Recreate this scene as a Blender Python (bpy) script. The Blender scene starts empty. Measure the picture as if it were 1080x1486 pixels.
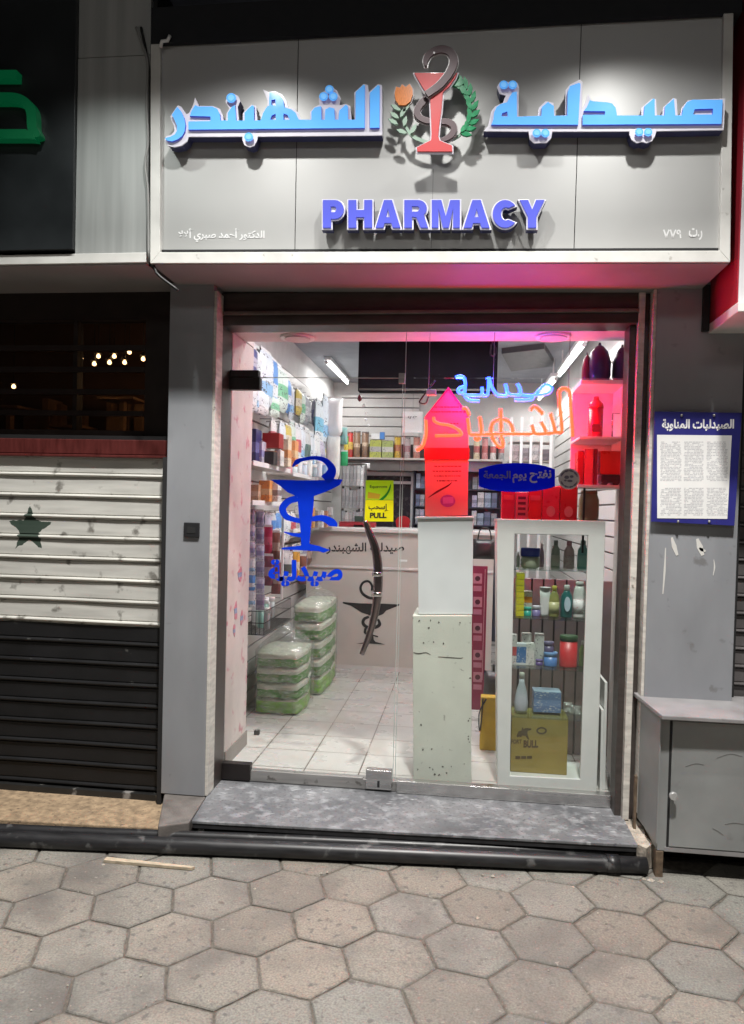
import bpy, bmesh, math, random
import numpy as np
from mathutils import Vector, Matrix
from mathutils.geometry import tessellate_polygon
random.seed(7)
SC = bpy.context.scene
COL = SC.collection
RAD = math.radians

# ------------------------------------------------------------------ camera
FPX, PW, PH, PCY = 1082.0, 1080.0, 1486.0, 762.0     # focal length and photo size in photo pixels
CAM = np.array([1.2366, -3.8171, 1.4069])
def _axes(yaw, pitch, roll):
    cy, sy = math.cos(yaw), math.sin(yaw)
    f = np.array([sy*math.cos(pitch), cy*math.cos(pitch), math.sin(pitch)])
    r = np.array([cy, -sy, 0.0]); u = np.cross(r, f)
    c, s = math.cos(roll), math.sin(roll)
    return c*r+s*u, -s*r+c*u, f
CR, CU, CF = _axes(RAD(-7.0), RAD(-1.27), RAD(1.42))
cam_d = bpy.data.cameras.new('camera'); cam = bpy.data.objects.new('camera', cam_d); COL.objects.link(cam)
cam_d.sensor_fit = 'AUTO'; cam_d.sensor_width = 36.0; cam_d.lens = FPX/PH*36.0
cam_d.shift_y = (PCY-PH/2)/PH; cam_d.clip_start = 0.05; cam_d.clip_end = 500
cam.matrix_world = Matrix(((CR[0], CU[0], -CF[0], CAM[0]), (CR[1], CU[1], -CF[1], CAM[1]), (CR[2], CU[2], -CF[2], CAM[2]), (0, 0, 0, 1)))
SC.camera = cam
def _ray(px, py): return CR*(px-540)/FPX - CU*(py-PCY)/FPX + CF
def at(px, py, Y):
    d = _ray(px, py); p = CAM+d*(Y-CAM[1])/d[1]; return float(p[0]), float(p[2])
def atz(px, py, Z):
    d = _ray(px, py); p = CAM+d*(Z-CAM[2])/d[2]; return float(p[0]), float(p[1])

# ------------------------------------------------------------------ world, lamps, exposure
W = bpy.data.worlds.new('World'); SC.world = W; W.use_nodes = True
wn = W.node_tree.nodes; wl = W.node_tree.links
bg = wn['Background']; sky = wn.new('ShaderNodeTexSky'); sky.sky_type = 'NISHITA'; sky.sun_disc = False
sky.sun_elevation = RAD(-4.0); sky.sun_rotation = RAD(140)
wl.new(sky.outputs[0], bg.inputs['Color']); bg.inputs['Strength'].default_value = 0.06
SC.view_settings.view_transform = 'Standard'; SC.view_settings.look = 'None'
SC.view_settings.exposure = 0.0; SC.view_settings.gamma = 1.0
SC.cycles.use_denoising = True
SC.cycles.sample_clamp_indirect = 6.0
SC.cycles.max_bounces = 10; SC.cycles.transparent_max_bounces = 24
SC.cycles.caustics_reflective = False; SC.cycles.caustics_refractive = False
def lamp(name, kind, loc, target, power, color, **kw):
    d = bpy.data.lights.new(name, kind); d.energy = power; d.color = color
    for k, v in kw.items(): setattr(d, k, v)
    o = bpy.data.objects.new(name, d); COL.objects.link(o); o.location = loc
    o.rotation_euler = (Vector(target)-Vector(loc)).to_track_quat('-Z', 'Y').to_euler()
    return o
lamp('street_lamp_light', 'AREA', (1.7, -3.45, 8.0), (1.0, -0.5, 0.6), 900, (1.0, 0.97, 0.925), size=0.4, shape='DISK')
lamp('added_fill_light', 'AREA', (1.2, -9.0, 5.7), (1.0, 0.0, 1.4), 45, (1.0, 0.97, 0.93), shape='RECTANGLE', size=5.0, size_y=0.8)  # unseen fill light added to lift the upright faces and stickers
for sx, sy, pw in ((0.22, -1.20, 88), (1.86, -1.20, 88), (1.04, -1.22, 66)):
    lamp('sign_flood_light', 'SPOT', (sx, sy, 3.60), (sx, sy+0.02, 2.6), pw, (1.0, 0.99, 0.96), spot_size=RAD(134), spot_blend=1.0, shadow_soft_size=0.03)
lamp('sign_flood_light', 'SPOT', (-0.50, -1.15, 3.62), (-0.47, -1.10, 2.7), 38, (0.94, 1.0, 0.96), spot_size=RAD(116), spot_blend=0.85, shadow_soft_size=0.03)

# ------------------------------------------------------------------ helpers: tagging, meshes
def tag(o, label=None, cat=None, group=None, kind=None):
    if label: o['label'] = label
    if cat: o['category'] = cat
    if group: o['group'] = group
    if kind: o['kind'] = kind
    return o
def thing(name, label, cat, loc=(0, 0, 0), group=None):
    o = bpy.data.objects.new(name, None); o.empty_display_size = 0.05; COL.objects.link(o); o.location = loc
    return tag(o, label, cat, group)
def world_loc(o):
    v = Vector(o.location)
    while o.parent: o = o.parent; v = v+Vector(o.location)
    return v
def link(name, me, parent=None):
    o = bpy.data.objects.new(name, me); COL.objects.link(o)
    if parent is not None:
        o.parent = parent
        if parent.type == 'EMPTY': o.matrix_parent_inverse = Matrix.Translation(-Vector(parent.location))
        elif parent.parent is not None or True: o.matrix_parent_inverse = Matrix.Identity(4)
    return o
class MB:
    def __init__(s): s.v = []; s.f = []; s.m = []; s.sm = []
    def add(s, vs, fs, mi=0, smooth=False):
        b = len(s.v); s.v += [tuple(map(float, v)) for v in vs]
        for f in fs: s.f.append([b+i for i in f]); s.m.append(mi); s.sm.append(smooth)
        return s
    def box(s, x0, x1, y0, y1, z0, z1, mi=0):
        vs = [(x, y, z) for z in (z0, z1) for y in (y0, y1) for x in (x0, x1)]
        return s.add(vs, [(0, 2, 3, 1), (4, 5, 7, 6), (0, 1, 5, 4), (2, 6, 7, 3), (0, 4, 6, 2), (1, 3, 7, 5)], mi)
    def prism(s, poly, z0, z1, mi=0):                  # polygon in plan, extruded upwards
        n = len(poly)
        if sum(poly[i][0]*poly[(i+1) % n][1]-poly[(i+1) % n][0]*poly[i][1] for i in range(n)) < 0: poly = poly[::-1]
        vs = [(x, y, z0) for x, y in poly]+[(x, y, z1) for x, y in poly]
        fs = [list(range(n))[::-1], list(range(n, 2*n))]+[(i, (i+1) % n, (i+1) % n+n, i+n) for i in range(n)]
        return s.add(vs, fs, mi)
    def slab(s, loops, y0, y1, mf=0, ms=None):         # outline (x, z) with holes, front at y0, back at y1
        ms = mf if ms is None else ms
        out = []
        for k, lp in enumerate(loops):
            a = sum(lp[i][0]*lp[(i+1) % len(lp)][1]-lp[(i+1) % len(lp)][0]*lp[i][1] for i in range(len(lp)))
            if (a > 0) != (k == 0): lp = lp[::-1]
            out.append(lp)
        flat = [p for lp in out for p in lp]; n = len(flat)
        tri = tessellate_polygon([[Vector((x, z, 0)) for x, z in lp] for lp in out])
        vs = [(x, y0, z) for x, z in flat]+[(x, y1, z) for x, z in flat]
        ff, fb = [], []
        for t in tri:
            a, b, c = [flat[i] for i in t]
            cr = (b[0]-a[0])*(c[1]-a[1])-(b[1]-a[1])*(c[0]-a[0])
            t = list(t) if cr > 0 else list(t)[::-1]
            ff.append(t); fb.append([i+n for i in t[::-1]])
        s.add(vs, ff, mf); b0 = len(s.v)-2*n
        for t in fb: s.f.append([b0+i for i in t]); s.m.append(ms); s.sm.append(False)
        k = 0
        for lp in out:
            m = len(lp)
            for i in range(m):
                s.f.append([b0+k+i, b0+k+i+n, b0+k+(i+1) % m+n, b0+k+(i+1) % m][::1]); s.m.append(ms); s.sm.append(False)
            k += m
        return s
    def tube(s, pts, r, n=10, mi=0, closed=False, caps=True, flat=1.0):
        pts = [Vector(p) for p in pts]; m = len(pts); rs = r if isinstance(r, (list, tuple)) else [r]*m
        rings = []; up = None
        for i, p in enumerate(pts):
            t = (pts[min(i+1, m-1)]-pts[max(i-1, 0)]).normalized()
            if up is None: up = Vector((0, 1, 0)) if abs(t.y) < 0.9 else Vector((1, 0, 0))
            a = (up-t*up.dot(t)).normalized(); b = t.cross(a); up = a
            rings.append([p+(a*math.cos(2*math.pi*k/n)*flat+b*math.sin(2*math.pi*k/n))*rs[i] for k in range(n)])
        vs = [v for rg in rings for v in rg]
        fs = [(i*n+k, i*n+(k+1) % n, (i+1)*n+(k+1) % n, (i+1)*n+k) for i in range(m-1) for k in range(n)]
        s.add(vs, fs, mi, True)
        if caps:
            b0 = len(s.v)-len(vs)
            for rg in (range(n), range((m-1)*n, m*n)): s.f.append([b0+k for k in rg]); s.m.append(mi); s.sm.append(False)
        return s
    def lathe(s, cx, cy, z0, prof, n=20, mi=0, sx=1.0, sy=1.0):   # prof: (radius, height)
        vs = [(cx+sx*r*math.cos(2*math.pi*k/n), cy+sy*r*math.sin(2*math.pi*k/n), z0+h) for r, h in prof for k in range(n)]
        m = len(prof)
        s.add(vs, [(i*n+k, i*n+(k+1) % n, (i+1)*n+(k+1) % n, (i+1)*n+k) for i in range(m-1) for k in range(n)], mi, True)
        b0 = len(s.v)-len(vs)
        s.f.append([b0+k for k in range(n)][::-1]); s.m.append(mi); s.sm.append(False)
        s.f.append([b0+(m-1)*n+k for k in range(n)]); s.m.append(mi); s.sm.append(False)
        return s
    def pillow(s, c, w, h, d, axis='y', mi=0, wob=0.004, n=9, ex=3.2, kp=0.45):     # a filled pouch: w wide, h high, d thick
        def P(u, v, sg):
            k = max(0.0, (1-abs(u)**ex)*(1-abs(v)**ex))**kp
            t = sg*(0.5*d*k)+random.uniform(-wob, wob)*k
            uu = u*0.5*w*(1-0.05*(1-abs(v))*abs(u)); vv = v*0.5*h
            return (c[0]+uu, c[1]+t, c[2]+vv) if axis == 'y' else (c[0]+t, c[1]+uu, c[2]+vv)
        g = [-1+2*i/(n-1) for i in range(n)]
        for sg in (-1, 1):
            vs = [P(u, v, sg) for v in g for u in g]
            fs = [(j*n+i, j*n+i+1, (j+1)*n+i+1, (j+1)*n+i) for j in range(n-1) for i in range(n-1)]
            s.add(vs, fs, mi, True)
        return s
    def build(s, name, mats, parent=None, bevel=0, smooth=False):
        me = bpy.data.meshes.new(name); me.from_pydata(s.v, [], s.f)
        for m in (mats if isinstance(mats, (list, tuple)) else [mats]): me.materials.append(m)
        me.polygons.foreach_set('material_index', s.m); me.polygons.foreach_set('use_smooth', [x or smooth for x in s.sm])
        bm = bmesh.new(); bm.from_mesh(me); bmesh.ops.recalc_face_normals(bm, faces=bm.faces); bm.to_mesh(me); bm.free()
        o = link(name, me, parent)
        if bevel:
            b = o.modifiers.new('bevel', 'BEVEL'); b.width = bevel; b.segments = 2; b.limit_method = 'ANGLE'; b.angle_limit = RAD(40)
        return o
def cat_rom(pts, k=6):
    if len(pts) < 3: return list(pts)
    P = [np.array(p, float) for p in pts]; P = [2*P[0]-P[1]]+P+[2*P[-1]-P[-2]]; out = []
    for i in range(1, len(P)-2):
        for j in range(k):
            t = j/k; a, b, c, d = P[i-1:i+3]
            out.append(tuple(0.5*(2*b+(c-a)*t+(2*a-5*b+4*c-d)*t*t+(3*b-a-3*c+d)*t**3)))
    out.append(tuple(P[-2])); return out
def zs(box, scale, pts): return [(box[0]+x/scale, box[1]+y/scale) for x, y in pts]   # zoomed crop -> photo pixels
def wz(pts, Y): return [at(x, y, Y) for x, y in pts]
def ribbon(pts, ws):                                   # stroke with varying width -> outline
    n = len(pts); L, R = [], []
    for i in range(n):
        a, b = np.array(pts[max(i-1, 0)]), np.array(pts[min(i+1, n-1)])
        t = (b-a)/(np.linalg.norm(b-a)+1e-9); nn = np.array([-t[1], t[0]])
        w = np.interp(i/(n-1), np.linspace(0, 1, len(ws)), ws)/2
        L.append(tuple(np.array(pts[i])+nn*w)); R.append(tuple(np.array(pts[i])-nn*w))
    return L+R[::-1]
def grow(poly, d):                                     # offset a closed outline outwards
    n = len(poly)
    if sum(poly[i][0]*poly[(i+1) % n][1]-poly[(i+1) % n][0]*poly[i][1] for i in range(n)) < 0: poly = poly[::-1]
    out = []
    for i in range(n):
        p0, p, p1 = [np.array(poly[j]) for j in ((i-1) % n, i, (i+1) % n)]
        e0 = p-p0; e1 = p1-p; n0 = np.array([e0[1], -e0[0]])/(np.linalg.norm(e0)+1e-9); n1 = np.array([e1[1], -e1[0]])/(np.linalg.norm(e1)+1e-9)
        b = n0+n1; L = np.linalg.norm(b)
        if L < 1e-6: out.append(tuple(p+n0*d)); continue
        b /= L; out.append(tuple(p+b*d/max(0.6, float(b@n0))))
    return out
def disc(cx, cy, r, n=20, ry=None): ry = ry or r; return [(cx+r*math.cos(2*math.pi*k/n), cy+ry*math.sin(2*math.pi*k/n)) for k in range(n)]

# Arabic joining (presentation forms), drawn right to left
_F = {'ا': (0xFE8D, 2), 'أ': (0xFE83, 2), 'إ': (0xFE87, 2), 'ب': (0xFE8F, 4), 'ة': (0xFE93, 2), 'ت': (0xFE95, 4), 'ج': (0xFE9D, 4), 'ح': (0xFEA1, 4),
      'د': (0xFEA9, 2), 'ر': (0xFEAD, 2), 'س': (0xFEB1, 4), 'ش': (0xFEB5, 4), 'ص': (0xFEB9, 4), 'ع': (0xFEC9, 4), 'ف': (0xFED1, 4), 'ك': (0xFED9, 4),
      'ل': (0xFEDD, 4), 'م': (0xFEE1, 4), 'ن': (0xFEE5, 4), 'ه': (0xFEE9, 4), 'و': (0xFEED, 2), 'ي': (0xFEF1, 4)}
def arabic(s):
    s = s.replace('لا', '\ue000'); F = dict(_F); F['\ue000'] = (0xFEFB, 2); out = []
    for i, c in enumerate(s):
        if c not in F: out.append(c); continue
        base, n = F[c]
        prev = i > 0 and s[i-1] in F and F[s[i-1]][1] == 4
        nxt = i+1 < len(s) and s[i+1] in F and n == 4
        out.append(chr(base+(3 if prev and nxt else 2 if nxt else 1 if prev else 0)))
    r = ''.join(out)[::-1]
    import re
    return re.sub('[٠-٩]+', lambda m: m.group(0)[::-1], r)
def text(name, s, px, Y, mat, parent, bold=0.0, depth=0.002, keep=None):
    """writing fitted into the photo box px=(x0,y0,x1,y1) on the plane y=Y, its face depth in front of it"""
    c = bpy.data.curves.new('lettering', 'FONT'); c.body = s; c.offset = bold; c.resolution_u = 4
    o = bpy.data.objects.new('lettering', c); me = bpy.data.meshes.new_from_object(o)
    bpy.data.objects.remove(o); bpy.data.curves.remove(c)
    bm = bmesh.new(); bm.from_mesh(me)
    bm.verts.ensure_lookup_table(); seen = set(); k = 0
    x0, x1 = min(v.co.x for v in bm.verts), max(v.co.x for v in bm.verts); y0, y1 = min(v.co.y for v in bm.verts), max(v.co.y for v in bm.verts)
    tl, br = at(px[0], px[1], Y), at(px[2], px[3], Y); tr = at(px[2], px[1], Y)
    for v in bm.verts:
        if v.index in seen: continue
        st = [v]; seen.add(v.index); isl = []
        while st:
            q = st.pop(); isl.append(q)
            for e in q.link_edges:
                w = e.other_vert(q)
                if w.index not in seen: seen.add(w.index); st.append(w)
        dy = (k % 3)*0.0004; k += 1
        for q in isl:
            u = (q.co.x-x0)/(x1-x0); t = (q.co.y-y0)/(y1-y0)
            q.co = (tl[0]+u*(br[0]-tl[0]), Y-depth-dy, (tl[1]+u*(tr[1]-tl[1]))+(t-1)*(tr[1]-br[1]))
    g = bmesh.ops.extrude_face_region(bm, geom=bm.faces[:])
    for e in g['geom']:
        if isinstance(e, bmesh.types.BMVert): e.co.y += depth*0.8
    bmesh.ops.recalc_face_normals(bm, faces=bm.faces)
    for f_ in bm.faces: f_.smooth = False
    bm.to_mesh(me); bm.free(); me.name = name; me.materials.clear(); me.materials.append(mat)
    return link(name, me, parent)

# ------------------------------------------------------------------ materials
def _new(name):
    m = bpy.data.materials.new(name); m.use_nodes = True; nt = m.node_tree
    return m, nt, nt.nodes, nt.links, nt.nodes['Principled BSDF']
def _noise(nt, scale, detail=4, stretch=None, coord='Object'):
    tc = nt.nodes.new('ShaderNodeTexCoord'); n = nt.nodes.new('ShaderNodeTexNoise'); n.inputs['Scale'].default_value = scale; n.inputs['Detail'].default_value = detail
    if stretch:
        mp = nt.nodes.new('ShaderNodeMapping'); mp.inputs['Scale'].default_value = stretch
        nt.links.new(tc.outputs[coord], mp.inputs[0]); nt.links.new(mp.outputs[0], n.inputs['Vector'])
    else: nt.links.new(tc.outputs[coord], n.inputs['Vector'])
    return n.outputs['Fac']
def _ramp(nt, src, a, b, ca=(0, 0, 0, 1), cb=(1, 1, 1, 1), const=False):
    r = nt.nodes.new('ShaderNodeValToRGB'); e = r.color_ramp.elements; e[0].position = a; e[1].position = b; e[0].color = ca; e[1].color = cb
    if const: r.color_ramp.interpolation = 'CONSTANT'
    nt.links.new(src, r.inputs[0]); return r.outputs[0]
def _mix(nt, fac, a, b, mode='MIX'):
    m = nt.nodes.new('ShaderNodeMix'); m.data_type = 'RGBA'; m.blend_type = mode
    for k, v in ((0, fac), (6, a), (7, b)):
        if hasattr(v, 'type') and hasattr(v, 'is_linked'): nt.links.new(v, m.inputs[k])
        else: m.inputs[k].default_value = v if k == 0 else (*v[:3], 1)
    return m.outputs[2]
def _bump(nt, p, h, strength=0.3, dist=0.01):
    b = nt.nodes.new('ShaderNodeBump'); b.inputs['Strength'].default_value = strength; b.inputs['Distance'].default_value = dist
    nt.links.new(h, b.inputs['Height']); nt.links.new(b.outputs[0], p.inputs['Normal'])
def dark(c, k): return tuple(x*k for x in c)
def mat(name, col, rough=0.5, metal=0.0, var=0.12, scale=9.0, stretch=None, bump=0.0, bscale=90.0, spots=None, spot_col=(0.05, 0.045, 0.04), spot_scale=22.0, coat=0.0):
    m, nt, N, L, p = _new(name)
    n1 = _noise(nt, scale, 5, stretch)
    c = _mix(nt, _ramp(nt, n1, 0.3, 0.7), dark(col, 1-var), tuple(min(1, x*(1+var*0.6)) for x in col))
    if spots:
        s = _ramp(nt, _noise(nt, spot_scale, 6), 1-spots-0.04, 1-spots+0.04); c = _mix(nt, s, c, spot_col)
    L.new(c, p.inputs['Base Color']); p.inputs['Metallic'].default_value = metal
    rr = nt.nodes.new('ShaderNodeMapRange'); rr.inputs[3].default_value = max(0, rough-0.1); rr.inputs[4].default_value = min(1, rough+0.12)
    L.new(n1, rr.inputs[0]); L.new(rr.outputs[0], p.inputs['Roughness'])
    if coat: p.inputs['Coat Weight'].default_value = coat
    if bump: _bump(nt, p, _noise(nt, bscale, 3), bump, 0.004)
    return m
def backlit(m, col, k):
    p = m.node_tree.nodes['Principled BSDF']; p.inputs['Emission Color'].default_value = (*col, 1); p.inputs['Emission Strength'].default_value = k; m.cycles.emission_sampling = 'NONE'; return m
def vinyl(name, col):
    m, nt, N, L, p = _new(name); N.remove(p); out = N['Material Output']
    c = _mix(nt, _ramp(nt, _noise(nt, 14, 4), 0.3, 0.7), dark(col, .93), col)
    d = N.new('ShaderNodeBsdfDiffuse'); t = N.new('ShaderNodeBsdfTranslucent'); x = N.new('ShaderNodeMixShader'); x.inputs[0].default_value = 0.5
    L.new(c, d.inputs[0]); L.new(c, t.inputs[0]); L.new(d.outputs[0], x.inputs[1]); L.new(t.outputs[0], x.inputs[2]); L.new(x.outputs[0], out.inputs[0]); return m
def emit(name, col, strength):
    m, nt, N, L, p = _new(name); p.inputs['Base Color'].default_value = (*[min(1, c) for c in col], 1)
    p.inputs['Emission Color'].default_value = (*col, 1); p.inputs['Emission Strength'].default_value = strength; p.inputs['Roughness'].default_value = 0.4; m.cycles.emission_sampling = 'NONE'
    return m
def glassy(name, tint=(0.975, 0.985, 0.98), ior=1.45, rough=0.0, haze=0.0, boost=1.0):
    m, nt, N, L, p = _new(name); N.remove(p); out = N['Material Output']
    t = N.new('ShaderNodeBsdfTransparent'); t.inputs[0].default_value = (*tint, 1)
    g = N.new('ShaderNodeBsdfGlossy'); g.inputs['Roughness'].default_value = rough
    lw = N.new('ShaderNodeLayerWeight'); lw.inputs[0].default_value = 0.5
    pw = N.new('ShaderNodeMath'); pw.operation = 'POWER'; pw.inputs[1].default_value = 5.0; L.new(lw.outputs['Facing'], pw.inputs[0])
    f0 = ((ior-1)/(ior+1))**2*boost
    mu = N.new('ShaderNodeMath'); mu.operation = 'MULTIPLY_ADD'; mu.inputs[1].default_value = 1-f0; mu.inputs[2].default_value = f0; L.new(pw.outputs[0], mu.inputs[0])
    mx = N.new('ShaderNodeMixShader'); L.new(mu.outputs[0], mx.inputs[0]); L.new(t.outputs[0], mx.inputs[1]); L.new(g.outputs[0], mx.inputs[2])
    last = mx.outputs[0]
    if haze:
        d = N.new('ShaderNodeBsdfDiffuse'); d.inputs[0].default_value = (0.8, 0.8, 0.8, 1); tr = N.new('ShaderNodeBsdfTranslucent'); tr.inputs[0].default_value = (0.8, 0.8, 0.8, 1)
        ad = N.new('ShaderNodeMixShader'); L.new(d.outputs[0], ad.inputs[1]); L.new(tr.outputs[0], ad.inputs[2]); ad.inputs[0].default_value = 0.5
        hz = N.new('ShaderNodeMixShader')
        nz = _noise(nt, 7.0, 5); mr = N.new('ShaderNodeMapRange'); mr.inputs[3].default_value = haze*0.5; mr.inputs[4].default_value = haze*1.5; L.new(nz, mr.inputs[0]); L.new(mr.outputs[0], hz.inputs[0])
        L.new(last, hz.inputs[1]); L.new(ad.outputs[0], hz.inputs[2]); last = hz.outputs[0]
    L.new(last, out.inputs[0]); return m
def film(name):
    m, nt, N, L, p = _new(name); N.remove(p); out = N['Material Output']
    t = N.new('ShaderNodeBsdfTransparent'); t.inputs[0].default_value = (0.96, 0.97, 0.96, 1)
    g = N.new('ShaderNodeBsdfGlossy'); g.inputs['Roughness'].default_value = 0.18
    d = N.new('ShaderNodeBsdfDiffuse'); d.inputs[0].default_value = (0.8, 0.82, 0.8, 1)
    b = N.new('ShaderNodeBump'); b.inputs['Strength'].default_value = 0.9; b.inputs['Distance'].default_value = 0.02
    nz = _noise(nt, 16.0, 4, (1, 1, 2.2)); L.new(nz, b.inputs['Height']); L.new(b.outputs[0], g.inputs['Normal'])
    a = N.new('ShaderNodeMixShader'); L.new(d.outputs[0], a.inputs[1]); L.new(g.outputs[0], a.inputs[2]); a.inputs[0].default_value = 0.6
    mx = N.new('ShaderNodeMixShader'); mr = N.new('ShaderNodeMapRange'); mr.inputs[1].default_value = 0.35; mr.inputs[2].default_value = 0.7; mr.inputs[3].default_value = 0.03; mr.inputs[4].default_value = 0.42
    L.new(nz, mr.inputs[0]); L.new(mr.outputs[0], mx.inputs[0]); L.new(t.outputs[0], mx.inputs[1]); L.new(a.outputs[0], mx.inputs[2]); L.new(mx.outputs[0], out.inputs[0]); return m
_pc = {}
def printed(base, accent, ink=(0.08, 0.08, 0.1), rough=0.4, lo=0.32, hi=0.62, lines=26.0):
    """printed packaging: a colour band and rows of small unreadable print, in the object's own generated space"""
    key = (base, accent, ink, lo, hi)
    if key in _pc: return _pc[key]
    m, nt, N, L, p = _new('printed_packaging')
    tc = N.new('ShaderNodeTexCoord'); sp = N.new('ShaderNodeSeparateXYZ'); L.new(tc.outputs['Generated'], sp.inputs[0])
    r = N.new('ShaderNodeValToRGB'); r.color_ramp.interpolation = 'CONSTANT'; e = r.color_ramp.elements
    e[0].position = 0; e[0].color = (*base, 1); e[1].position = lo; e[1].color = (*accent, 1); k = e.new(hi); k.color = (*base, 1)
    L.new(sp.outputs[2], r.inputs[0])
    mp = N.new('ShaderNodeMapping'); mp.inputs['Scale'].default_value = (9, 9, lines); L.new(tc.outputs['Generated'], mp.inputs[0])
    n = N.new('ShaderNodeTexNoise'); n.inputs['Scale'].default_value = 1.0; n.inputs['Detail'].default_value = 2; L.new(mp.outputs[0], n.inputs['Vector'])
    n2 = _noise(nt, 2.5, 2, None, 'Generated')
    mu = N.new('ShaderNodeMath'); mu.operation = 'MULTIPLY'; L.new(_ramp(nt, n.outputs[0], 0.56, 0.60), mu.inputs[0]); L.new(_ramp(nt, n2, 0.45, 0.52), mu.inputs[1])
    L.new(_mix(nt, mu.outputs[0], r.outputs[0], ink), p.inputs['Base Color']); p.inputs['Roughness'].default_value = rough
    _pc[key] = m; return m
M = {}
M['alu'] = mat('silver_panel', (0.50, 0.50, 0.49), 0.42, 0.25, 0.05, 2.0)
M['alu2'] = mat('grey_cladding', (0.42, 0.43, 0.42), 0.45, 0.2, 0.14, 3.0, (8, 1, 0.4))
M['white_trim'] = mat('dusty_white_trim', (0.66, 0.65, 0.62), 0.5, 0, 0.14, 7.0, spots=0.26, spot_col=(0.35, 0.33, 0.30))
M['soffit'] = mat('soffit_panel', (0.28, 0.265, 0.26), 0.5, 0.0, 0.15, 3.0)
M['blackgap'] = mat('black_joint', (0.012, 0.012, 0.013), 0.7)
M['wall_dark'] = mat('dark_wall', (0.06, 0.065, 0.08), 0.9, 0, 0.3, 3.0)
M['pillar'] = mat('grey_painted_panel', (0.31, 0.32, 0.342), 0.40, 0.2, 0.10, 3.0, (2, 1, .8), bump=0.03, bscale=25, spots=0.30, spot_col=(0.22, 0.22, 0.225), spot_scale=12)
M['bronze'] = mat('dark_bronze_frame', (0.075, 0.062, 0.057), 0.4, 0.3, 0.25, 8.0, (1, 1, 5))
M['bronze_hi'] = mat('worn_frame_lip', (0.22, 0.18, 0.16), 0.4, 0.4, 0.25, 12.0)
M['strip'] = mat('worn_white_strip', (0.60, 0.57, 0.52), 0.6, 0, 0.25, 12.0, (1, 1, 4), spots=0.30, spot_col=(0.22, 0.19, 0.16), spot_scale=30)
M['maroon'] = mat('maroon_paint', (0.10, 0.022, 0.020), 0.3, 0, 0.3, 10.0, (4, 1, 1))
M['window_black'] = mat('dark_window_frame', (0.022, 0.014, 0.012), 0.4, 0, 0.3)
M['sh_white'] = mat('grimy_white_slat', (0.62, 0.61, 0.57), 0.4, 0.1, 0.22, 5.0, (0.5, 1, 5), spots=0.36, spot_col=(0.22, 0.21, 0.19), spot_scale=11)
M['sh_black'] = mat('chipped_black_slat', (0.006, 0.006, 0.007), 0.55, 0, 0.3, 5.0, spots=0.27, spot_col=(0.09, 0.09, 0.085), spot_scale=18)
M['sh_grey'] = mat('grey_slat', (0.13, 0.12, 0.12), 0.45, 0.3, 0.2)
M['stucco'] = mat('beige_stucco', (0.36, 0.26, 0.165), 0.9, 0, 0.4, 30.0, bump=0.7, bscale=160, spots=0.36, spot_col=(0.17, 0.12, 0.08), spot_scale=45)
M['mortar'] = mat('broken_mortar', (0.42, 0.37, 0.31), 0.95, 0, 0.4, 26.0, bump=0.9, bscale=80)
M['stone'] = mat('brown_grey_stone', (0.145, 0.13, 0.12), 0.7, 0, 0.25, 16, bump=0.3)
M['pipe'] = mat('black_plastic_pipe', (0.020, 0.020, 0.022), 0.38, 0, 0.4, 14.0, (0.6, 3, 3), spots=0.36, spot_col=(0.10, 0.10, 0.10), spot_scale=12)
M['steel'] = mat('brushed_steel', (0.55, 0.54, 0.53), 0.25, 0.9, 0.1, 6, (0.3, 1, 8))
M['steel_dull'] = mat('dull_steel', (0.36, 0.35, 0.34), 0.42, 0.6, 0.2, 8, (0.4, 1, 6), spots=0.33, spot_col=(0.17, 0.16, 0.15))
M['chrome'] = mat('polished_bronze_handle', (0.30, 0.25, 0.25), 0.16, 0.95, 0.1)
M['chrome_lt'] = mat('polished_ring', (0.75, 0.73, 0.70), 0.12, 0.95, 0.05)
M['hinge'] = mat('black_hinge', (0.018, 0.014, 0.014), 0.35, 0.3)
M['glass'] = glassy('clear_door_glass', haze=0.0011)  # faint haze put in so the neon gets a halo
M['glass_edge'] = mat('polished_glass_edge', (0.42, 0.50, 0.47), 0.3)
M['glass_thin'] = glassy('shelf_glass', (0.90, 0.96, 0.93))
M['glass_dark'] = glassy('shop_window_glass', (0.75, 0.72, 0.70), 1.5, 0.0, 0.012)
M['acrylic'] = glassy('neon_backing_acrylic', (0.97, 0.97, 0.97), 1.3, 0.1, 0.010)
M['plaster_pink'] = mat('pinkish_wall_paint', (0.55, 0.51, 0.48), 0.7, 0, 0.12, 5, bump=0.08, bscale=30, spots=0.36, spot_col=(0.46, 0.22, 0.25), spot_scale=11)
M['wall_int'] = mat('white_shop_wall', (0.62, 0.61, 0.60), 0.7, 0, 0.08)
M['ceil'] = mat('ceiling_paint', (0.36, 0.38, 0.42), 0.8, 0, 0.1)
M['lintel'] = mat('lintel_paint', (0.66, 0.62, 0.60), 0.7, 0, 0.08)
M['bulk'] = mat('dark_bulkhead', (0.008, 0.006, 0.010), 0.6, 0, 0.4, 6)
M['bulk'].node_tree.nodes['Principled BSDF'].inputs['Specular IOR Level'].default_value = 0.08
M['slat'] = mat('white_slat_board', (0.66, 0.64, 0.62), 0.35, 0, 0.06)
M['groove'] = mat('slat_groove', (0.20, 0.18, 0.18), 0.6)
M['board'] = mat('pale_shelf_board', (0.50, 0.45, 0.42), 0.45, 0, 0.12)
M['counter'] = mat('beige_counter_panel', (0.53, 0.50, 0.46), 0.38, 0, 0.05, 3)
M['counter_top'] = mat('counter_top', (0.64, 0.62, 0.60), 0.25, 0, 0.06)
M['ped_white'] = mat('white_laminate', (0.76, 0.78, 0.79), 0.4, 0, 0.04)
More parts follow.
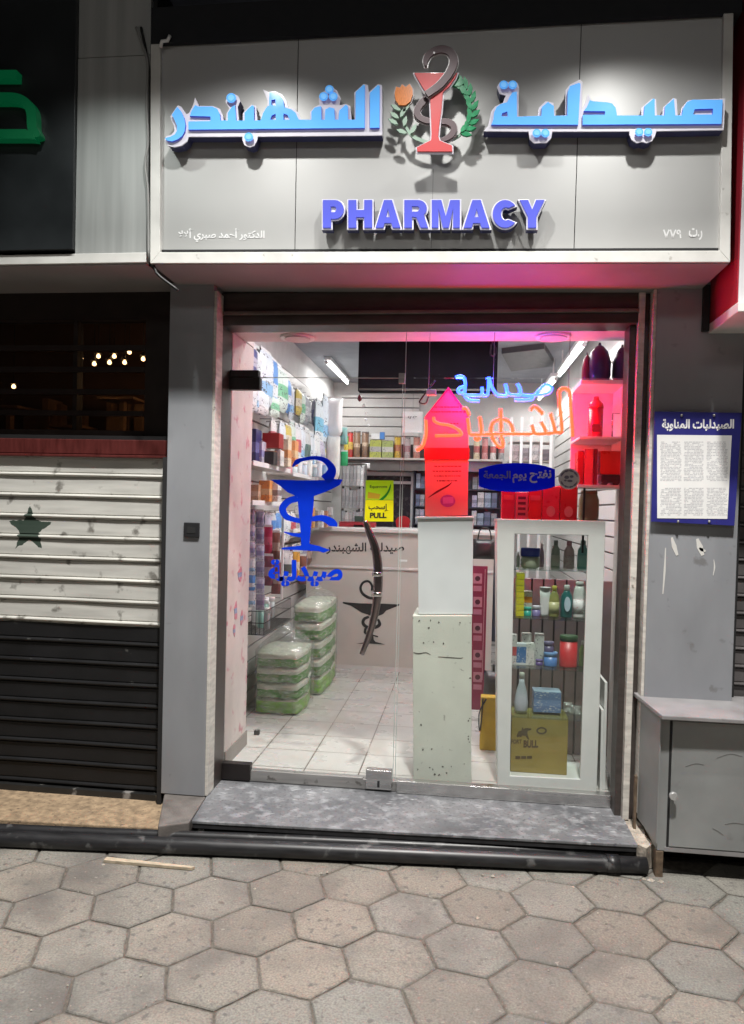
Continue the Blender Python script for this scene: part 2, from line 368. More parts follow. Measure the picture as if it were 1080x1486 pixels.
M['ped_old'] = mat('chipped_white_paint', (0.66, 0.68, 0.60), 0.55, 0, 0.08, 6, spots=0.285, spot_col=(0.16, 0.14, 0.12), spot_scale=34, bump=0.1)
M['cab_white'] = mat('white_cabinet_paint', (0.74, 0.75, 0.73), 0.35, 0, 0.05)
M['cab_grey'] = mat('grey_metal_cabinet', (0.30, 0.31, 0.31), 0.45, 0.1, 0.14, 5, bump=0.06, bscale=18, spots=0.3, spot_col=(0.20, 0.20, 0.20), spot_scale=7)
M['cab_lid'] = mat('grey_metal_lid', (0.33, 0.32, 0.325), 0.4, 0.2, 0.2, 7, spots=0.33, spot_col=(0.20, 0.19, 0.19), spot_scale=9)
M['rust'] = mat('rusty_leg', (0.17, 0.12, 0.08), 0.8, 0.2, 0.5, 30, bump=0.5)
M['knob'] = mat('pale_knob', (0.5, 0.5, 0.5), 0.3, 0.3)
M['blue_face'] = mat('sky_blue_acrylic', (0.13, 0.40, 0.84), 0.13, 0, 0.03, coat=0.6)
M['navy_side'] = mat('navy_letter_side', (0.045, 0.05, 0.14), 0.4, 0, 0.1)
M['white_plate'] = mat('white_acrylic_plate', (0.72, 0.70, 0.76), 0.15, 0, 0.05, coat=0.5)
M['indigo'] = mat('indigo_acrylic', (0.055, 0.07, 0.52), 0.55, 0, 0.04)
M['dot_hi'] = mat('pale_blue_acrylic', (0.20, 0.47, 0.85), 0.13, 0, 0.03)
M['gob_red'] = mat('red_acrylic', (0.62, 0.045, 0.05), 0.5, 0, 0.06)
M['snake'] = mat('dark_mauve_acrylic', (0.11, 0.065, 0.075), 0.5, 0, 0.15)
M['leaf'] = mat('green_acrylic', (0.02, 0.30, 0.12), 0.25, 0, 0.2, 40)
M['leaf_pale'] = mat('pale_green_acrylic', (0.34, 0.48, 0.38), 0.3, 0, 0.1)
M['tulip'] = mat('orange_acrylic', (0.75, 0.22, 0.03), 0.3, 0, 0.2, 60, (6, 1, 1))
M['plate_grey'] = mat('grey_plate', (0.46, 0.42, 0.43), 0.25, 0, 0.1)
M['letter_white'] = mat('white_vinyl', (0.85, 0.85, 0.85), 0.5)
M['letter_black'] = mat('black_vinyl', (0.02, 0.02, 0.022), 0.4)
M['decal_blue'] = vinyl('blue_vinyl', (0.012, 0.085, 0.85))
M['oval_blue'] = vinyl('deep_blue_vinyl', (0.010, 0.035, 0.75))
M['green_letter'] = mat('green_letter', (0.006, 0.085, 0.032), 0.35)
M['dark_panel'] = mat('dark_sign_panel', (0.018, 0.021, 0.023), 0.4, 0, 0.3, 4)
M['board_blue'] = mat('navy_notice_board', (0.025, 0.025, 0.19), 0.4, 0, 0.1)
M['cable'] = mat('grey_cable', (0.28, 0.28, 0.27), 0.5)
M['cable_black'] = mat('black_cable', (0.015, 0.015, 0.015), 0.5)
M['yellow'] = vinyl('yellow_sticker', (0.95, 0.90, 0.03))
M['lime'] = vinyl('lime_sticker', (0.66, 0.86, 0.06))
M['green_dk'] = mat('green_print', (0.01, 0.25, 0.02), 0.4)
M['orange_pr'] = mat('orange_print', (0.72, 0.42, 0.03), 0.4)
M['film'] = film('clear_plastic_film')
M['tube_on'] = emit('lit_fluorescent_tube', (1.0, 0.985, 0.98), 5.0)
M['tube_end'] = mat('tube_cap', (0.6, 0.6, 0.6), 0.4)
M['neon_red'] = emit('lit_orange_neon', (1.0, 0.027, 0.009), 10.0)
M['neon_blue'] = emit('lit_blue_neon', (0.03, 0.095, 1.0), 6.5)
M['bulb'] = emit('reflected_warm_bulb', (1.0, 0.62, 0.28), 9.0)  # glow of the bulbs that stand in for reflected lights
M['cafe'] = mat('brown_cafe_wall', (0.15, 0.075, 0.035), 0.7, 0, 0.3, 2)
M['cafe_post'] = mat('pale_cafe_post', (0.35, 0.22, 0.13), 0.6)
M['wire'] = mat('black_wire', (0.03, 0.03, 0.03), 0.4, 0.4)
M['white_pl'] = mat('white_plastic', (0.80, 0.80, 0.80), 0.3, 0, 0.03)
M['paper'] = mat('white_paper', (0.78, 0.78, 0.77), 0.7, 0, 0.04)
M['black_pl'] = mat('black_plastic', (0.02, 0.02, 0.022), 0.35)
backlit(M['blue_face'], (0.10, 0.42, 0.95), 0.42); backlit(M['dot_hi'], (0.18, 0.52, 1.0), 0.45); backlit(M['indigo'], (0.08, 0.11, 0.75), 0.22); backlit(M['white_plate'], (0.8, 0.78, 0.9), 0.10); backlit(M['green_letter'], (0.0, 0.30, 0.10), 0.13)
_mc = {}
def plain(col, rough=0.35):
    k = (col, rough)
    if k not in _mc: _mc[k] = mat('coloured_plastic', col, rough, 0, 0.08, 20)
    return _mc[k]

def tile_floor():
    m, nt, N, L, p = _new('cream_floor_tile')
    tc = N.new('ShaderNodeTexCoord'); mp = N.new('ShaderNodeMapping'); mp.inputs['Location'].default_value = (-0.131, -0.09, 0); L.new(tc.outputs['Object'], mp.inputs[0])
    b = N.new('ShaderNodeTexBrick'); b.offset = 0; b.squash = 1
    for k, v in (('Scale', 1.0), ('Mortar Size', 0.004), ('Brick Width', 0.295), ('Row Height', 0.295), ('Mortar Smooth', 0.2)): b.inputs[k].default_value = v
    b.inputs['Color1'].default_value = (0.49, 0.48, 0.455, 1); b.inputs['Color2'].default_value = (0.45, 0.44, 0.42, 1); b.inputs['Mortar'].default_value = (0.12, 0.10, 0.085, 1)
    L.new(mp.outputs[0], b.inputs['Vector'])
    st = _ramp(nt, _noise(nt, 3.0, 5), 0.5, 0.8)
    L.new(_mix(nt, st, b.outputs['Color'], (0.40, 0.37, 0.33)), p.inputs['Base Color']); p.inputs['Roughness'].default_value = 0.22
    mr = N.new('ShaderNodeMapRange'); mr.inputs[3].default_value = 0.16; mr.inputs[4].default_value = 0.42; L.new(_noise(nt, 6.0, 4), mr.inputs[0]); L.new(mr.outputs[0], p.inputs['Roughness'])
    return m
def hex_tile():
    m, nt, N, L, p = _new('hexagonal_paver')
    at_ = N.new('ShaderNodeAttribute'); at_.attribute_name = 'tint'
    c = _mix(nt, _ramp(nt, _noise(nt, 130, 4), 0.3, 0.75), (0.66, 0.66, 0.66), (1.22, 1.22, 1.20)); c = _mix(nt, 1.0, at_.outputs['Color'], c, 'MULTIPLY')
    c = _mix(nt, _ramp(nt, _noise(nt, 3.2, 6), 0.46, 0.74), c, (0.125, 0.115, 0.105))
    c = _mix(nt, _ramp(nt, _noise(nt, 17, 5), 0.66, 0.72), c, (0.13, 0.115, 0.10))
    c = _mix(nt, _ramp(nt, _noise(nt, 55, 3), 0.66, 0.74), c, (0.29, 0.27, 0.24))
    c = _mix(nt, _ramp(nt, _noise(nt, 34, 5), 0.60, 0.68), c, (0.14, 0.13, 0.12))
    L.new(c, p.inputs['Base Color']); p.inputs['Roughness'].default_value = 0.8
    _bump(nt, p, _noise(nt, 70, 6), 0.9, 0.006); return m
def marble():
    m, nt, N, L, p = _new('blue_grey_marble')
    n1 = _noise(nt, 2.6, 12); c = _mix(nt, _ramp(nt, n1, 0.32, 0.68), (0.082, 0.086, 0.095), (0.215, 0.218, 0.228))
    n2 = _noise(nt, 16.0, 12); f2 = N.new('ShaderNodeMath'); f2.operation = 'MULTIPLY'; f2.inputs[1].default_value = 0.7; L.new(_ramp(nt, n2, 0.50, 0.72), f2.inputs[0])
    c = _mix(nt, f2.outputs[0], c, (0.36, 0.37, 0.385))
    tc = N.new('ShaderNodeTexCoord'); mp = N.new('ShaderNodeMapping'); mp.inputs['Rotation'].default_value = (0, 0, -0.75); mp.inputs['Scale'].default_value = (6, 20, 1); L.new(tc.outputs['Object'], mp.inputs[0])
    n = N.new('ShaderNodeTexNoise'); n.inputs['Scale'].default_value = 3; n.inputs['Detail'].default_value = 10; L.new(mp.outputs[0], n.inputs['Vector'])
    mu = N.new('ShaderNodeMath'); mu.operation = 'MULTIPLY'; L.new(_ramp(nt, n.outputs[0], 0.60, 0.70), mu.inputs[0]); L.new(_ramp(nt, _noise(nt, 3.0, 4), 0.46, 0.62), mu.inputs[1])
    c = _mix(nt, mu.outputs[0], c, (0.46, 0.47, 0.48))
    c = _mix(nt, _ramp(nt, _noise(nt, 60, 6), 0.55, 0.75), c, (0.07, 0.07, 0.08))
    L.new(c, p.inputs['Base Color'])
    mr = N.new('ShaderNodeMapRange'); mr.inputs[3].default_value = 0.28; mr.inputs[4].default_value = 0.55; L.new(n2, mr.inputs[0]); L.new(mr.outputs[0], p.inputs['Roughness']); return m
M['tile'] = tile_floor(); M['hex'] = hex_tile(); M['marble'] = marble()
def star_slat(cx, cz, R):
    """white slat paint with a stencilled green five-pointed star"""
    m = M['sh_white'].copy(); m.name = 'grimy_white_slat_with_star'; nt = m.node_tree; N, L = nt.nodes, nt.links; p = N['Principled BSDF']
    def mt(op, a, b=None):
        q = N.new('ShaderNodeMath'); q.operation = op
        for i, v in enumerate((a, b)):
            if v is None: continue
            if isinstance(v, (int, float)): q.inputs[i].default_value = v
            else: L.new(v, q.inputs[i])
        return q.outputs[0]
    tc = N.new('ShaderNodeTexCoord'); sp = N.new('ShaderNodeSeparateXYZ'); L.new(tc.outputs['Object'], sp.inputs[0])
    x = mt('SUBTRACT', sp.outputs[0], cx); z = mt('SUBTRACT', sp.outputs[2], cz)
    r = mt('SQRT', mt('ADD', mt('MULTIPLY', x, x), mt('MULTIPLY', z, z)))
    a = mt('ARCTAN2', x, z); a = mt('MODULO', mt('ADD', a, 2*math.pi*3+math.pi/5), 2*math.pi/5); a = mt('ABSOLUTE', mt('SUBTRACT', a, math.pi/5))
    k = 0.44; tip = np.array([1, 0]); inn = k*np.array([math.cos(math.pi/5), math.sin(math.pi/5)]); e = inn-tip; nn = np.array([-e[1], e[0]]); nn = nn/np.linalg.norm(nn)
    if nn[0] < 0: nn = -nn
    d = float(nn@tip)*R
    val = mt('ADD', mt('MULTIPLY', mt('MULTIPLY', r, mt('COSINE', a)), float(nn[0])), mt('MULTIPLY', mt('MULTIPLY', r, mt('SINE', a)), float(nn[1])))
    nz = mt('MULTIPLY', mt('SUBTRACT', _noise(nt, 30, 4), 0.5), 0.03)
    mask = mt('LESS_THAN', mt('ADD', val, nz), d)
    old = p.inputs['Base Color'].links[0].from_socket
    L.new(_mix(nt, mt('MULTIPLY', mask, 0.93), old, (0.018, 0.045, 0.030)), p.inputs['Base Color']); return m

# ------------------------------------------------------------------ setting: ground, pavement, shop shell
def struct(name, mb, m, label, bevel=0):
    return tag(mb.build(name, m, None, bevel), label, None, None, 'structure')
struct('ground', MB().box(-60, 60, -60, 40, -0.40, -0.200), M['stone'], 'dark ground under the paving')
def paving():
    mb = MB(); a0 = RAD(19.7); s = 0.302; c0 = np.array([0.447, -1.439]); ea = np.array([math.cos(a0), math.sin(a0)]); eb = np.array([math.cos(a0+math.pi/3), math.sin(a0+math.pi/3)])
    tints = []
    for i in range(-26, 27):
        for j in range(-26, 27):
            c = c0+s*(i*ea+j*eb)
            if not (-3.2 < c[0] < 4.6 and -4.6 < c[1] < -0.10): continue
            if c[1] > -0.42+0.08*c[0]: continue
            r = s/math.sqrt(3)-0.0035+random.uniform(-0.0012, 0.0008); dz = random.uniform(-0.002, 0.002); tx, ty = random.uniform(-.008, .008), random.uniform(-.008, .008); ro = random.uniform(-.012, .012)
            ring = []
            for k in range(6):
                p0, p1 = [np.array([math.cos(a0+math.pi/6+kk*math.pi/3+ro), math.sin(a0+math.pi/6+kk*math.pi/3+ro)])*r for kk in (k, k+1)]
                for q in range(5):
                    jt = random.uniform(-.0030, .0012)*(1.8 if random.random() < .06 else 1); p = p0+(p1-p0)*q/5; ring.append(p*(1+jt/r))
            n = len(ring); h = lambda p: -0.170+dz+p[0]*tx+p[1]*ty
            lv = [(1.0, -0.026), (1.0, -0.0035), (0.965, 0.0), (0.84, 0.0005), (0.45, 0.0005)]
            vs = [(c[0]+p[0]*f, c[1]+p[1]*f, h(p)+d) for f, d in lv for p in ring]
            fs = [(l*n+k, l*n+(k+1) % n, (l+1)*n+(k+1) % n, (l+1)*n+k) for l in range(4) for k in range(n)]+[tuple(range(4*n, 5*n))]
            mb.add(vs, fs); t = random.uniform(0.88, 1.12); w = random.uniform(-0.010, 0.014)
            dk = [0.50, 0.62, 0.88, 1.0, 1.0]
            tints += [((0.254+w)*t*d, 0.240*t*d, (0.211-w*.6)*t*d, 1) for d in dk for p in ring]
    o = mb.build('pavement', M['hex']); at_ = o.data.color_attributes.new('tint', 'FLOAT_COLOR', 'POINT')
    for i, t in enumerate(tints): at_.data[i].color = t
    tag(o, 'hexagonal grey beige pavers of the pavement in front of the shop', None, None, 'structure')
    j = MB().box(-3.3, 4.7, -4.7, -0.05, -0.199, -0.1755); struct('pavement_joint_bed', j, mat('sandy_joint', (0.135, 0.117, 0.098), 0.95, 0, 0.5, 40), 'dark sandy joints between the hexagonal pavers')
paving()
YB = 4.4; XL = -0.24; XR = 2.20
struct('shop_floor', MB().box(XL, XR, 0.02, YB, -0.04, 0.0), M['tile'], 'cream square tiled floor inside the pharmacy')
struct('ceiling', MB().box(XL, XR, 0.271, YB, 2.80, 2.84), M['ceil'], 'pale grey ceiling inside the pharmacy')
struct('back_wall', MB().box(XL-0.05, XR+0.05, YB, YB+0.06, -0.04, 2.84), M['wall_int'], 'white back wall of the pharmacy')
struct('left_wall', MB().box(XL-0.05, XL, 0.42, YB, -0.04, 2.84), M['wall_int'], 'white left wall of the pharmacy behind the slat boards')
struct('right_wall', MB().box(XR, XR+0.05, 0.42, YB, -0.04, 2.84), M['wall_int'], 'white right wall of the pharmacy')
struct('building_wall', MB().box(-5, 6, -0.10, 0.0, 2.50, 7.0).box(-5, -1.75, -0.15, 0.0, -0.19, 2.50).box(3.4, 6, -0.15, 0.0, -0.19, 2.50), M['wall_dark'], 'dark building wall above the two shop signs')
bl_ = thing('blocker', 'added unseen balcony slab overhanging the shop signs', 'blocker', (0.5, -0.8, 4))  # unseen slab added to keep lamp light off the sign
MB().box(-5, 6, -1.50, -0.10, 4.30, 4.46).build('slab', M['wall_dark'], bl_)
MB().box(-5, 6, -1.50, -1.42, 4.46, 5.8).build('upper_blocker', M['wall_dark'], bl_)
# wall ends between window and glass shopfront
jr = thing('wall_return', 'pinkish painted wall end beside the glass door, with torn poster scraps on it', 'wall', (-0.04, 0.2, 0))
MB().box(-0.24, 0.0, 0.025, 0.42, 0.0, 2.32).build('wall_end', M['plaster_pink'], jr, 0.004)
MB().box(-0.005, 0.006, 0.024, 0.425, 0.0, 0.085).build('skirting', plain((0.22, 0.20, 0.18)), jr)
sc = MB()
for (x0, y0, x1, y1) in ((338, 828, 353, 868), (340, 876, 352, 905), (338, 905, 349, 930), (339, 720, 349, 800)):
    pass
for (y, z, w, h) in ((0.24, 1.02, 0.10, 0.09), (0.17, 0.82, 0.07, 0.14), (0.28, 0.77, 0.06, 0.10), (0.15, 0.72, 0.05, 0.07)):
    n = 9; ring = [(0.0025, y+w*0.5*math.cos(2*math.pi*k/n)*random.uniform(.6, 1.1), z+h*0.5*math.sin(2*math.pi*k/n)*random.uniform(.6, 1.1)) for k in range(n)]
    MB().add(ring+[(x-.002, y, z) for x, y, z in ring], [tuple(range(n)), tuple(range(n, 2*n))]+[(k, (k+1) % n, (k+1) % n+n, k+n) for k in range(n)]).build('poster_scrap', printed((0.50, 0.16, 0.22), (0.18, 0.26, 0.42), (0.62, 0.50, 0.52)), jr)
li = thing('lintel', 'pale lintel over the glass shopfront inside, reddened by the neon', 'lintel', (1, 0.2, 2.3))
MB().box(0.0, 2.06, 0.03, 0.27, 2.325, 2.84).box(-0.24, 0.0, 0.03, 0.42, 2.325, 2.84).build('lintel_beam', M['lintel'], li)
for px in (432, 803):
    x, _ = at(px, 490, 0.15)
    o = thing('recessed_downlight', 'round recessed downlight, switched off, in the lintel ' + ('above the door hinge' if px < 600 else 'above the neon sign'), 'light', (x, 0.15, 2.32), 'downlights in the lintel')
    MB().lathe(x, 0.15, 2.312, [(0.085, 0.004), (0.092, 0.0), (0.092, 0.012)], 28).build('trim_ring', M['white_pl'], o)
    MB().lathe(x, 0.15, 2.308, [(0.07, 0.0), (0.07, 0.006)], 28).build('lens', M['lintel'], o)
rj = thing('right_wall_return', 'pale wall end at the right edge of the shopfront inside', 'wall', (2.1, 0.2, 0))
MB().box(2.06, 2.20, 0.025, 0.42, 0.0, 2.84).build('wall_end', mat('cream_wall_paint', (0.52, 0.49, 0.46), 0.6, 0, 0.12), rj)

# ------------------------------------------------------------------ pillars
pl = thing('pillar', 'grey panelled pillar left of the glass door with a small black socket plate', 'pillar', (-0.12, -0.2, -0.05))
MB().box(-0.238, -0.012, -0.25, -0.02, -0.052, 2.50).build('cladding_panel', M['pillar'], pl, 0.003)
MB().box(-0.012, 0.003, -0.246, -0.150, -0.05, 2.46).build('corner_strip', M['strip'], pl, 0.002)
x0, z1 = at(268, 758, -0.25); x1, z0 = at(290, 780, -0.25)
b = MB().box(x0, x1, -0.262, -0.249, z0, z1).build('socket_plate', M['black_pl'], pl, 0.003)
MB().box(x0+.018, x1-.018, -0.2635, -0.262, z0+.02, z1-.02).build('socket_hole', M['blackgap'], b)
pr = thing('pillar', 'grey panelled pillar right of the shopfront, behind the blue notice board', 'pillar', (2.3, -0.17, 0))
MB().box(2.100, 2.492, -0.200, -0.02, 0.0, 2.50).build('cladding_panel', M['pillar'], pr, 0.003)
MB().box(2.086, 2.100, -0.196, -0.05, 0.0, 2.46).build('corner_strip', M['strip'], pr, 0.002)
smear = MB()
for (xa, ya, xb, yb, w) in ((966, 795, 962, 862, 3), (1036, 812, 1035, 835, 2), (975, 780, 983, 806, 7), (1012, 782, 1020, 806, 9), (1015, 795, 1024, 800, 5)):
    smear.slab([wz(ribbon(cat_rom([(xa, ya), ((xa+xb)/2+random.uniform(-2, 2), (ya+yb)/2), (xb, yb)], 4), [w*.4, w, w*.5]), -0.2005)], -0.2015, -0.2003)
smear.build('glue_mark', plain((0.62, 0.61, 0.58), 0.7), pr)

# ------------------------------------------------------------------ shopfront frame, glass, door
fr = thing('shopfront_frame', 'dark bronze metal frame around the glass door and window', 'frame', (1, -0.06, 0))
MB().box(-0.10, 0.0, -0.145, 0.015, -0.055, 2.315).build('jamb', M['bronze'], fr, 0.003)
MB().box(2.0, 2.030, -0.110, 0.015, -0.055, 2.315).build('jamb', M['bronze'], fr, 0.003)
MB().box(2.030, 2.060, -0.150, 0.015, -0.055, 2.46).build('jamb_strip', M['strip'], fr, 0.003)
MB().box(2.060, 2.086, -0.125, 0.015, -0.055, 2.46).build('outer_jamb', M['bronze'], fr, 0.003)
MB().box(-0.012, 2.03, -0.145, 0.015, 2.315, 2.365).build('head_rail', M['bronze'], fr, 0.003)
MB().box(-0.012, 2.03, -0.158, -0.10, 2.365, 2.382).build('head_lip', M['bronze_hi'], fr, 0.003)
MB().box(-0.012, 2.03, -0.135, 0.015, 2.382, 2.478).build('head_panel', M['bronze'], fr)
MB().box(0.93, 2.0, -0.028, 0.028, -0.05, 0.012).build('bottom_rail', M['steel'], fr, 0.004)
MB().box(0.0, 0.93, -0.012, 0.05, -0.05, 0.003).build('threshold', M['steel_dull'], fr, 0.003)
DX0, DX1, DZ0, DZ1 = 0.004, 0.908, 0.012, 2.076
dr = thing('glass_door', 'frameless clear glass door with a curved bronze pull handle', 'door', (DX0, 0, 0))
pn = MB().box(DX0, DX1, -0.005, 0.005, DZ0, DZ1).build('pane', M['glass'], dr)
MB().box(DX1, DX1+0.0025, -0.005, 0.005, DZ0, DZ1).box(DX0, DX1, -0.005, 0.005, DZ1, DZ1+0.0025).build('polished_edge', M['glass_edge'], dr)
x0, z1 = at(330, 537, -0.02); x1, z0 = at(377, 567, -0.02)
MB().box(-0.004, x1, -0.022, 0.022, z0+0.005, DZ1-0.001).box(0.0, x1-0.008, -0.022, 0.022, DZ1+0.003, z1).build('top_hinge', M['hinge'], dr, 0.003)
MB().box(0.002, 0.155, -0.024, 0.024, -0.045, 0.042).build('bottom_hinge', M['hinge'], dr, 0.003)
MB().box(0.157, 0.755, -0.014, 0.014, -0.046, 0.010).build('bottom_rail', M['steel_dull'], dr, 0.002)
x0, z1 = at(531, 1117, -0.024); x1, z0 = at(568, 1147, -0.024)
lk = MB().box(x0, x1, -0.026, 0.024, z0, z1).build('lock', M['steel'], dr, 0.004)
MB().box((x0+x1)/2-.006, (x0+x1)/2+.006, -0.0275, -0.0255, z0+.012, z0+.045).build('keyhole', M['black_pl'], lk)
hp = cat_rom(zs((460, 780), 6.75, [(475, -165), (500, -85), (535, 0), (570, 100), (592, 220), (600, 360), (597, 520), (585, 640), (555, 800), (510, 960), (440, 1145)]), 5)
hw = wz(hp, -0.055); n = len(hw)
hd = MB().tube([(x, -0.055, z) for x, z in hw], [0.013+0.011*math.sin(math.pi*i/(n-1)) for i in range(n)], 12).build('handle', M['chrome'], dr)
for py in (833, 862):
    x, z = at(547.5, py, -0.055)
    MB().lathe(x, -0.055, z-0.012, [(0.026, 0), (0.029, 0.006), (0.029, 0.018), (0.026, 0.024)], 18).build('handle_ring', M['chrome_lt'], hd)
    MB().tube([(x, -0.055, z), (x, -0.005, z)], 0.010, 10).build('handle_post', M['chrome_lt'], hd)
fp = thing('fixed_glass_panel', 'large fixed clear glass pane right of the glass door, behind which the neon hangs', 'window', (1.5, 0, 0))
MB().box(0.922, 1.998, -0.005, 0.005, 0.010, 2.076).build('pane', M['glass'], fp)
MB().box(0.9195, 0.922, -0.005, 0.005, 0.010, 2.316).build('polished_edge', M['glass_edge'], fp)
MB().box(0.922, 1.998, -0.005, 0.005, 2.0795, 2.314).build('upper_pane', M['glass'], fp)
MB().box(0.888, 0.918, -0.016, 0.016, 2.05, 2.10).build('patch_clamp', M['steel_dull'], fp)
tr = thing('transom_glass', 'narrow clear glass pane above the glass door', 'window', (0.46, 0, 2.2))
MB().box(0.002, 0.9185, -0.005, 0.005, 2.0815, 2.314).build('pane', M['glass'], tr)

# decals on the glass
YD = -0.0055
B = (380, 640); S = 6.754
gd = thing('goblet_decal', 'blue vinyl goblet with a snake around it on the glass door', 'decal', (0.35, YD, 1.4))
gob = [(85, 378), (400, 386), (610, 384), (700, 370), (795, 378), (765, 430), (690, 470), (610, 505), (512, 540), (507, 640), (492, 760), (478, 900), (468, 1008), (560, 1028), (672, 1068), (605, 1096), (560, 1080), (190, 1062), (200, 1046), (385, 1024), (382, 900), (362, 700), (350, 548), (250, 500), (180, 440)]
MB().slab([wz(zs(B, S, gob), YD)], YD-0.0008, YD+0.0002).build('goblet', M['decal_blue'], gd)
sn = MB()
for k, (pts, ws) in enumerate(((([(300, 252), (345, 205), (400, 182), (520, 165), (620, 190), (685, 265), (672, 330), (620, 384)]), [14, 50, 34, 36, 50, 75, 100, 110]),
                 (([(352, 562), (262, 590), (205, 660), (235, 735), (300, 765), (385, 785)]), [62, 66, 70, 60, 50, 46]),
                 (([(490, 765), (590, 755), (672, 790), (700, 830), (650, 885), (560, 915), (475, 925)]), [46, 60, 80, 84, 60, 44, 40]),
                 (([(385, 925), (300, 915), (215, 890)]), [40, 30, 8]))):
    sn.slab([wz(zs(B, S, ribbon(cat_rom(pts, 6), ws)), YD)], YD-0.0012-0.0002*k, YD-0.0002)
sn.build('snake', M['decal_blue'], gd)
wd = text('lettering_decal', arabic('صيدلية'), (390, 812, 497, 851), YD, M['decal_blue'], None, 0.05, 0.0008)
tag(wd, 'blue vinyl Arabic word under the blue goblet on the glass door', 'decal')
ps = thing('pull_sticker', 'yellow and lime PULL sticker on the glass door above the handle', 'sticker', (0.72, YD, 1.5))
q = lambda pts: wz(zs((500, 690), 9.0, pts), YD)
MB().slab([q([(278, 62), (642, 65), (640, 320), (273, 316)])], YD-0.0006, YD).build('upper_half', M['lime'], ps)
MB().slab([q([(273, 320), (640, 324), (638, 602), (262, 600)])], YD-0.0006, YD).build('lower_half', M['yellow'], ps)
MB().slab([q([(300, 300), (310, 215), (470, 245), (455, 305)])], YD-0.0010, YD-0.0006).build('orange_print', M['orange_pr'], ps)
MB().slab([q(cat_rom([(450, 320), (530, 250), (570, 190), (605, 110), (600, 180), (560, 260), (500, 322)], 4))], YD-0.0012, YD-0.0006).build('green_swoosh', M['green_dk'], ps)
text('lettering', 'Equavoxe', (537, 704, 562, 709.5), YD-0.0006, plain((0.10, 0.18, 0.03)), ps, 0.02, 0.0006)
text('lettering', arabic('إسحب'), (535, 731, 564, 742), YD-0.0006, M['letter_black'], ps, 0.03, 0.0006)
text('lettering', 'PULL', (537, 744, 561, 752), YD-0.0006, M['letter_black'], ps, 0.05, 0.0006)
ov = thing('oval_sign', 'deep blue barrel shaped vinyl sign with white Arabic words on the fixed glass', 'sign', (1.55, YD, 1.55))
x0, x1 = 695, 805.5
top = [(x0+(x1-x0)*t, 672+9*(abs(2*t-1)**2.4)) for t in np.linspace(0, 1, 17)]; bot = [(x0+(x1-x0)*t, 714-8*(abs(2*t-1)**2.4)) for t in np.linspace(1, 0, 17)]
MB().slab([wz(top+bot, YD)], YD-0.0008, YD).build('vinyl', M['oval_blue'], ov)
text('lettering', arabic('الجمعة'), (702, 683, 741, 697), YD-0.0008, plain((0.20, 0.20, 0.42)), ov, 0.03, 0.0008)
text('lettering', arabic('يوم'), (744, 687, 764, 701), YD-0.0008, plain((0.42, 0.40, 0.62)), ov, 0.03, 0.0008)
text('lettering', arabic('نفتح'), (769, 682, 800, 701), YD-0.0008, plain((0.62, 0.60, 0.72)), ov, 0.03, 0.0008)
bd = thing('round_sticker', 'round pale sticker with dark print on the glass right of the blue oval sign', 'sticker', (1.78, YD, 1.54))
cx, cz = at(826, 695, YD)
MB().slab([disc(cx, cz, 0.052, 32)], YD-0.0006, YD).build('vinyl', plain((0.58, 0.57, 0.57)), bd)
pm = MB(); k = 0
for i in range(13):
    a = math.pi*(0.12+0.76*i/12); w = 0.004
    for sg in (1, -1):
        k += 1; pm.slab([disc(cx+0.041*math.cos(a), cz+sg*0.041*math.sin(a), 0.0035+0.0012*((i*7) % 3), 7)], YD-0.0010-0.0001*(k % 3), YD-0.0006)
for (dx, dz, w, h) in ((-0.012, 0.008, .012, .009), (0.012, 0.012, .010, .007), (0.004, -0.010, .014, .006), (-0.018, -0.008, .007, .005)):
    pm.slab([disc(cx+dx, cz+dz, w, 9, h)], YD-0.0013, YD-0.0006)
pm.build('print', plain((0.16, 0.14, 0.20)), bd)

# ------------------------------------------------------------------ step, stones, pipes
st = thing('marble_step', 'blue grey marble step slab in front of the glass door', 'step', (1, -0.25, -0.17))
MB().prism([(0.030, -0.535), (2.040, -0.425), (2.040, 0.0), (-0.01, 0.0), (-0.012, -0.16)], -0.066, -0.052).build('tread', M['marble'], st, 0.003)
MB().prism([(0.034, -0.531), (2.036, -0.421), (2.036, 0.0), (-0.006, 0.0), (-0.008, -0.16)], -0.090, -0.0665).build('nosing', mat('black_stone_edge', (0.03, 0.03, 0.033), 0.5, 0, 0.4, 20), st, 0.004)
MB().prism([(0.06, -0.44), (2.02, -0.33), (2.02, 0.0), (0.03, 0.0)], -0.20, -0.088).build('riser', M['blackgap'], st)
ss = MB().prism([(-0.100, -0.610), (0.022, -0.545), (-0.016, -0.15), (-0.237, -0.20)], -0.13, -0.055).build('corner_stone', M['stone'], None, 0.006)
tag(ss, 'brownish grey corner stone under the left grey pillar', 'stone')
mt_ = MB(); random.seed(3)
ring = [(2.042, -0.40), (2.075, -0.435), (2.10, -0.40), (2.125, -0.38), (2.095, -0.30), (2.12, -0.24), (2.10, -0.10), (2.09, 0.0), (2.042, 0.0)]
mt_.prism(ring, -0.165, -0.060)
for i in range(26):
    x, y = random.uniform(2.04, 2.11), random.uniform(-0.41, -0.05); r = random.uniform(0.008, 0.024)
    mt_.add([(x+r*random.uniform(.6, 1)*a, y+r*random.uniform(.6, 1)*b, -0.062+r*random.uniform(.3, .8)*c) for a, b, c in ((1, 0, 0), (0, 1, 0), (-1, 0, 0), (0, -1, 0), (0, 0, 1), (0, 0, -1))], [(0, 1, 4), (1, 2, 4), (2, 3, 4), (3, 0, 4), (1, 0, 5), (2, 1, 5), (3, 2, 5), (0, 3, 5)])
tag(mt_.build('broken_mortar', M['mortar']), 'crumbling beige mortar between the marble step and the grey metal cabinet', 'mortar')
yf = lambda x: -0.640+0.0857*x
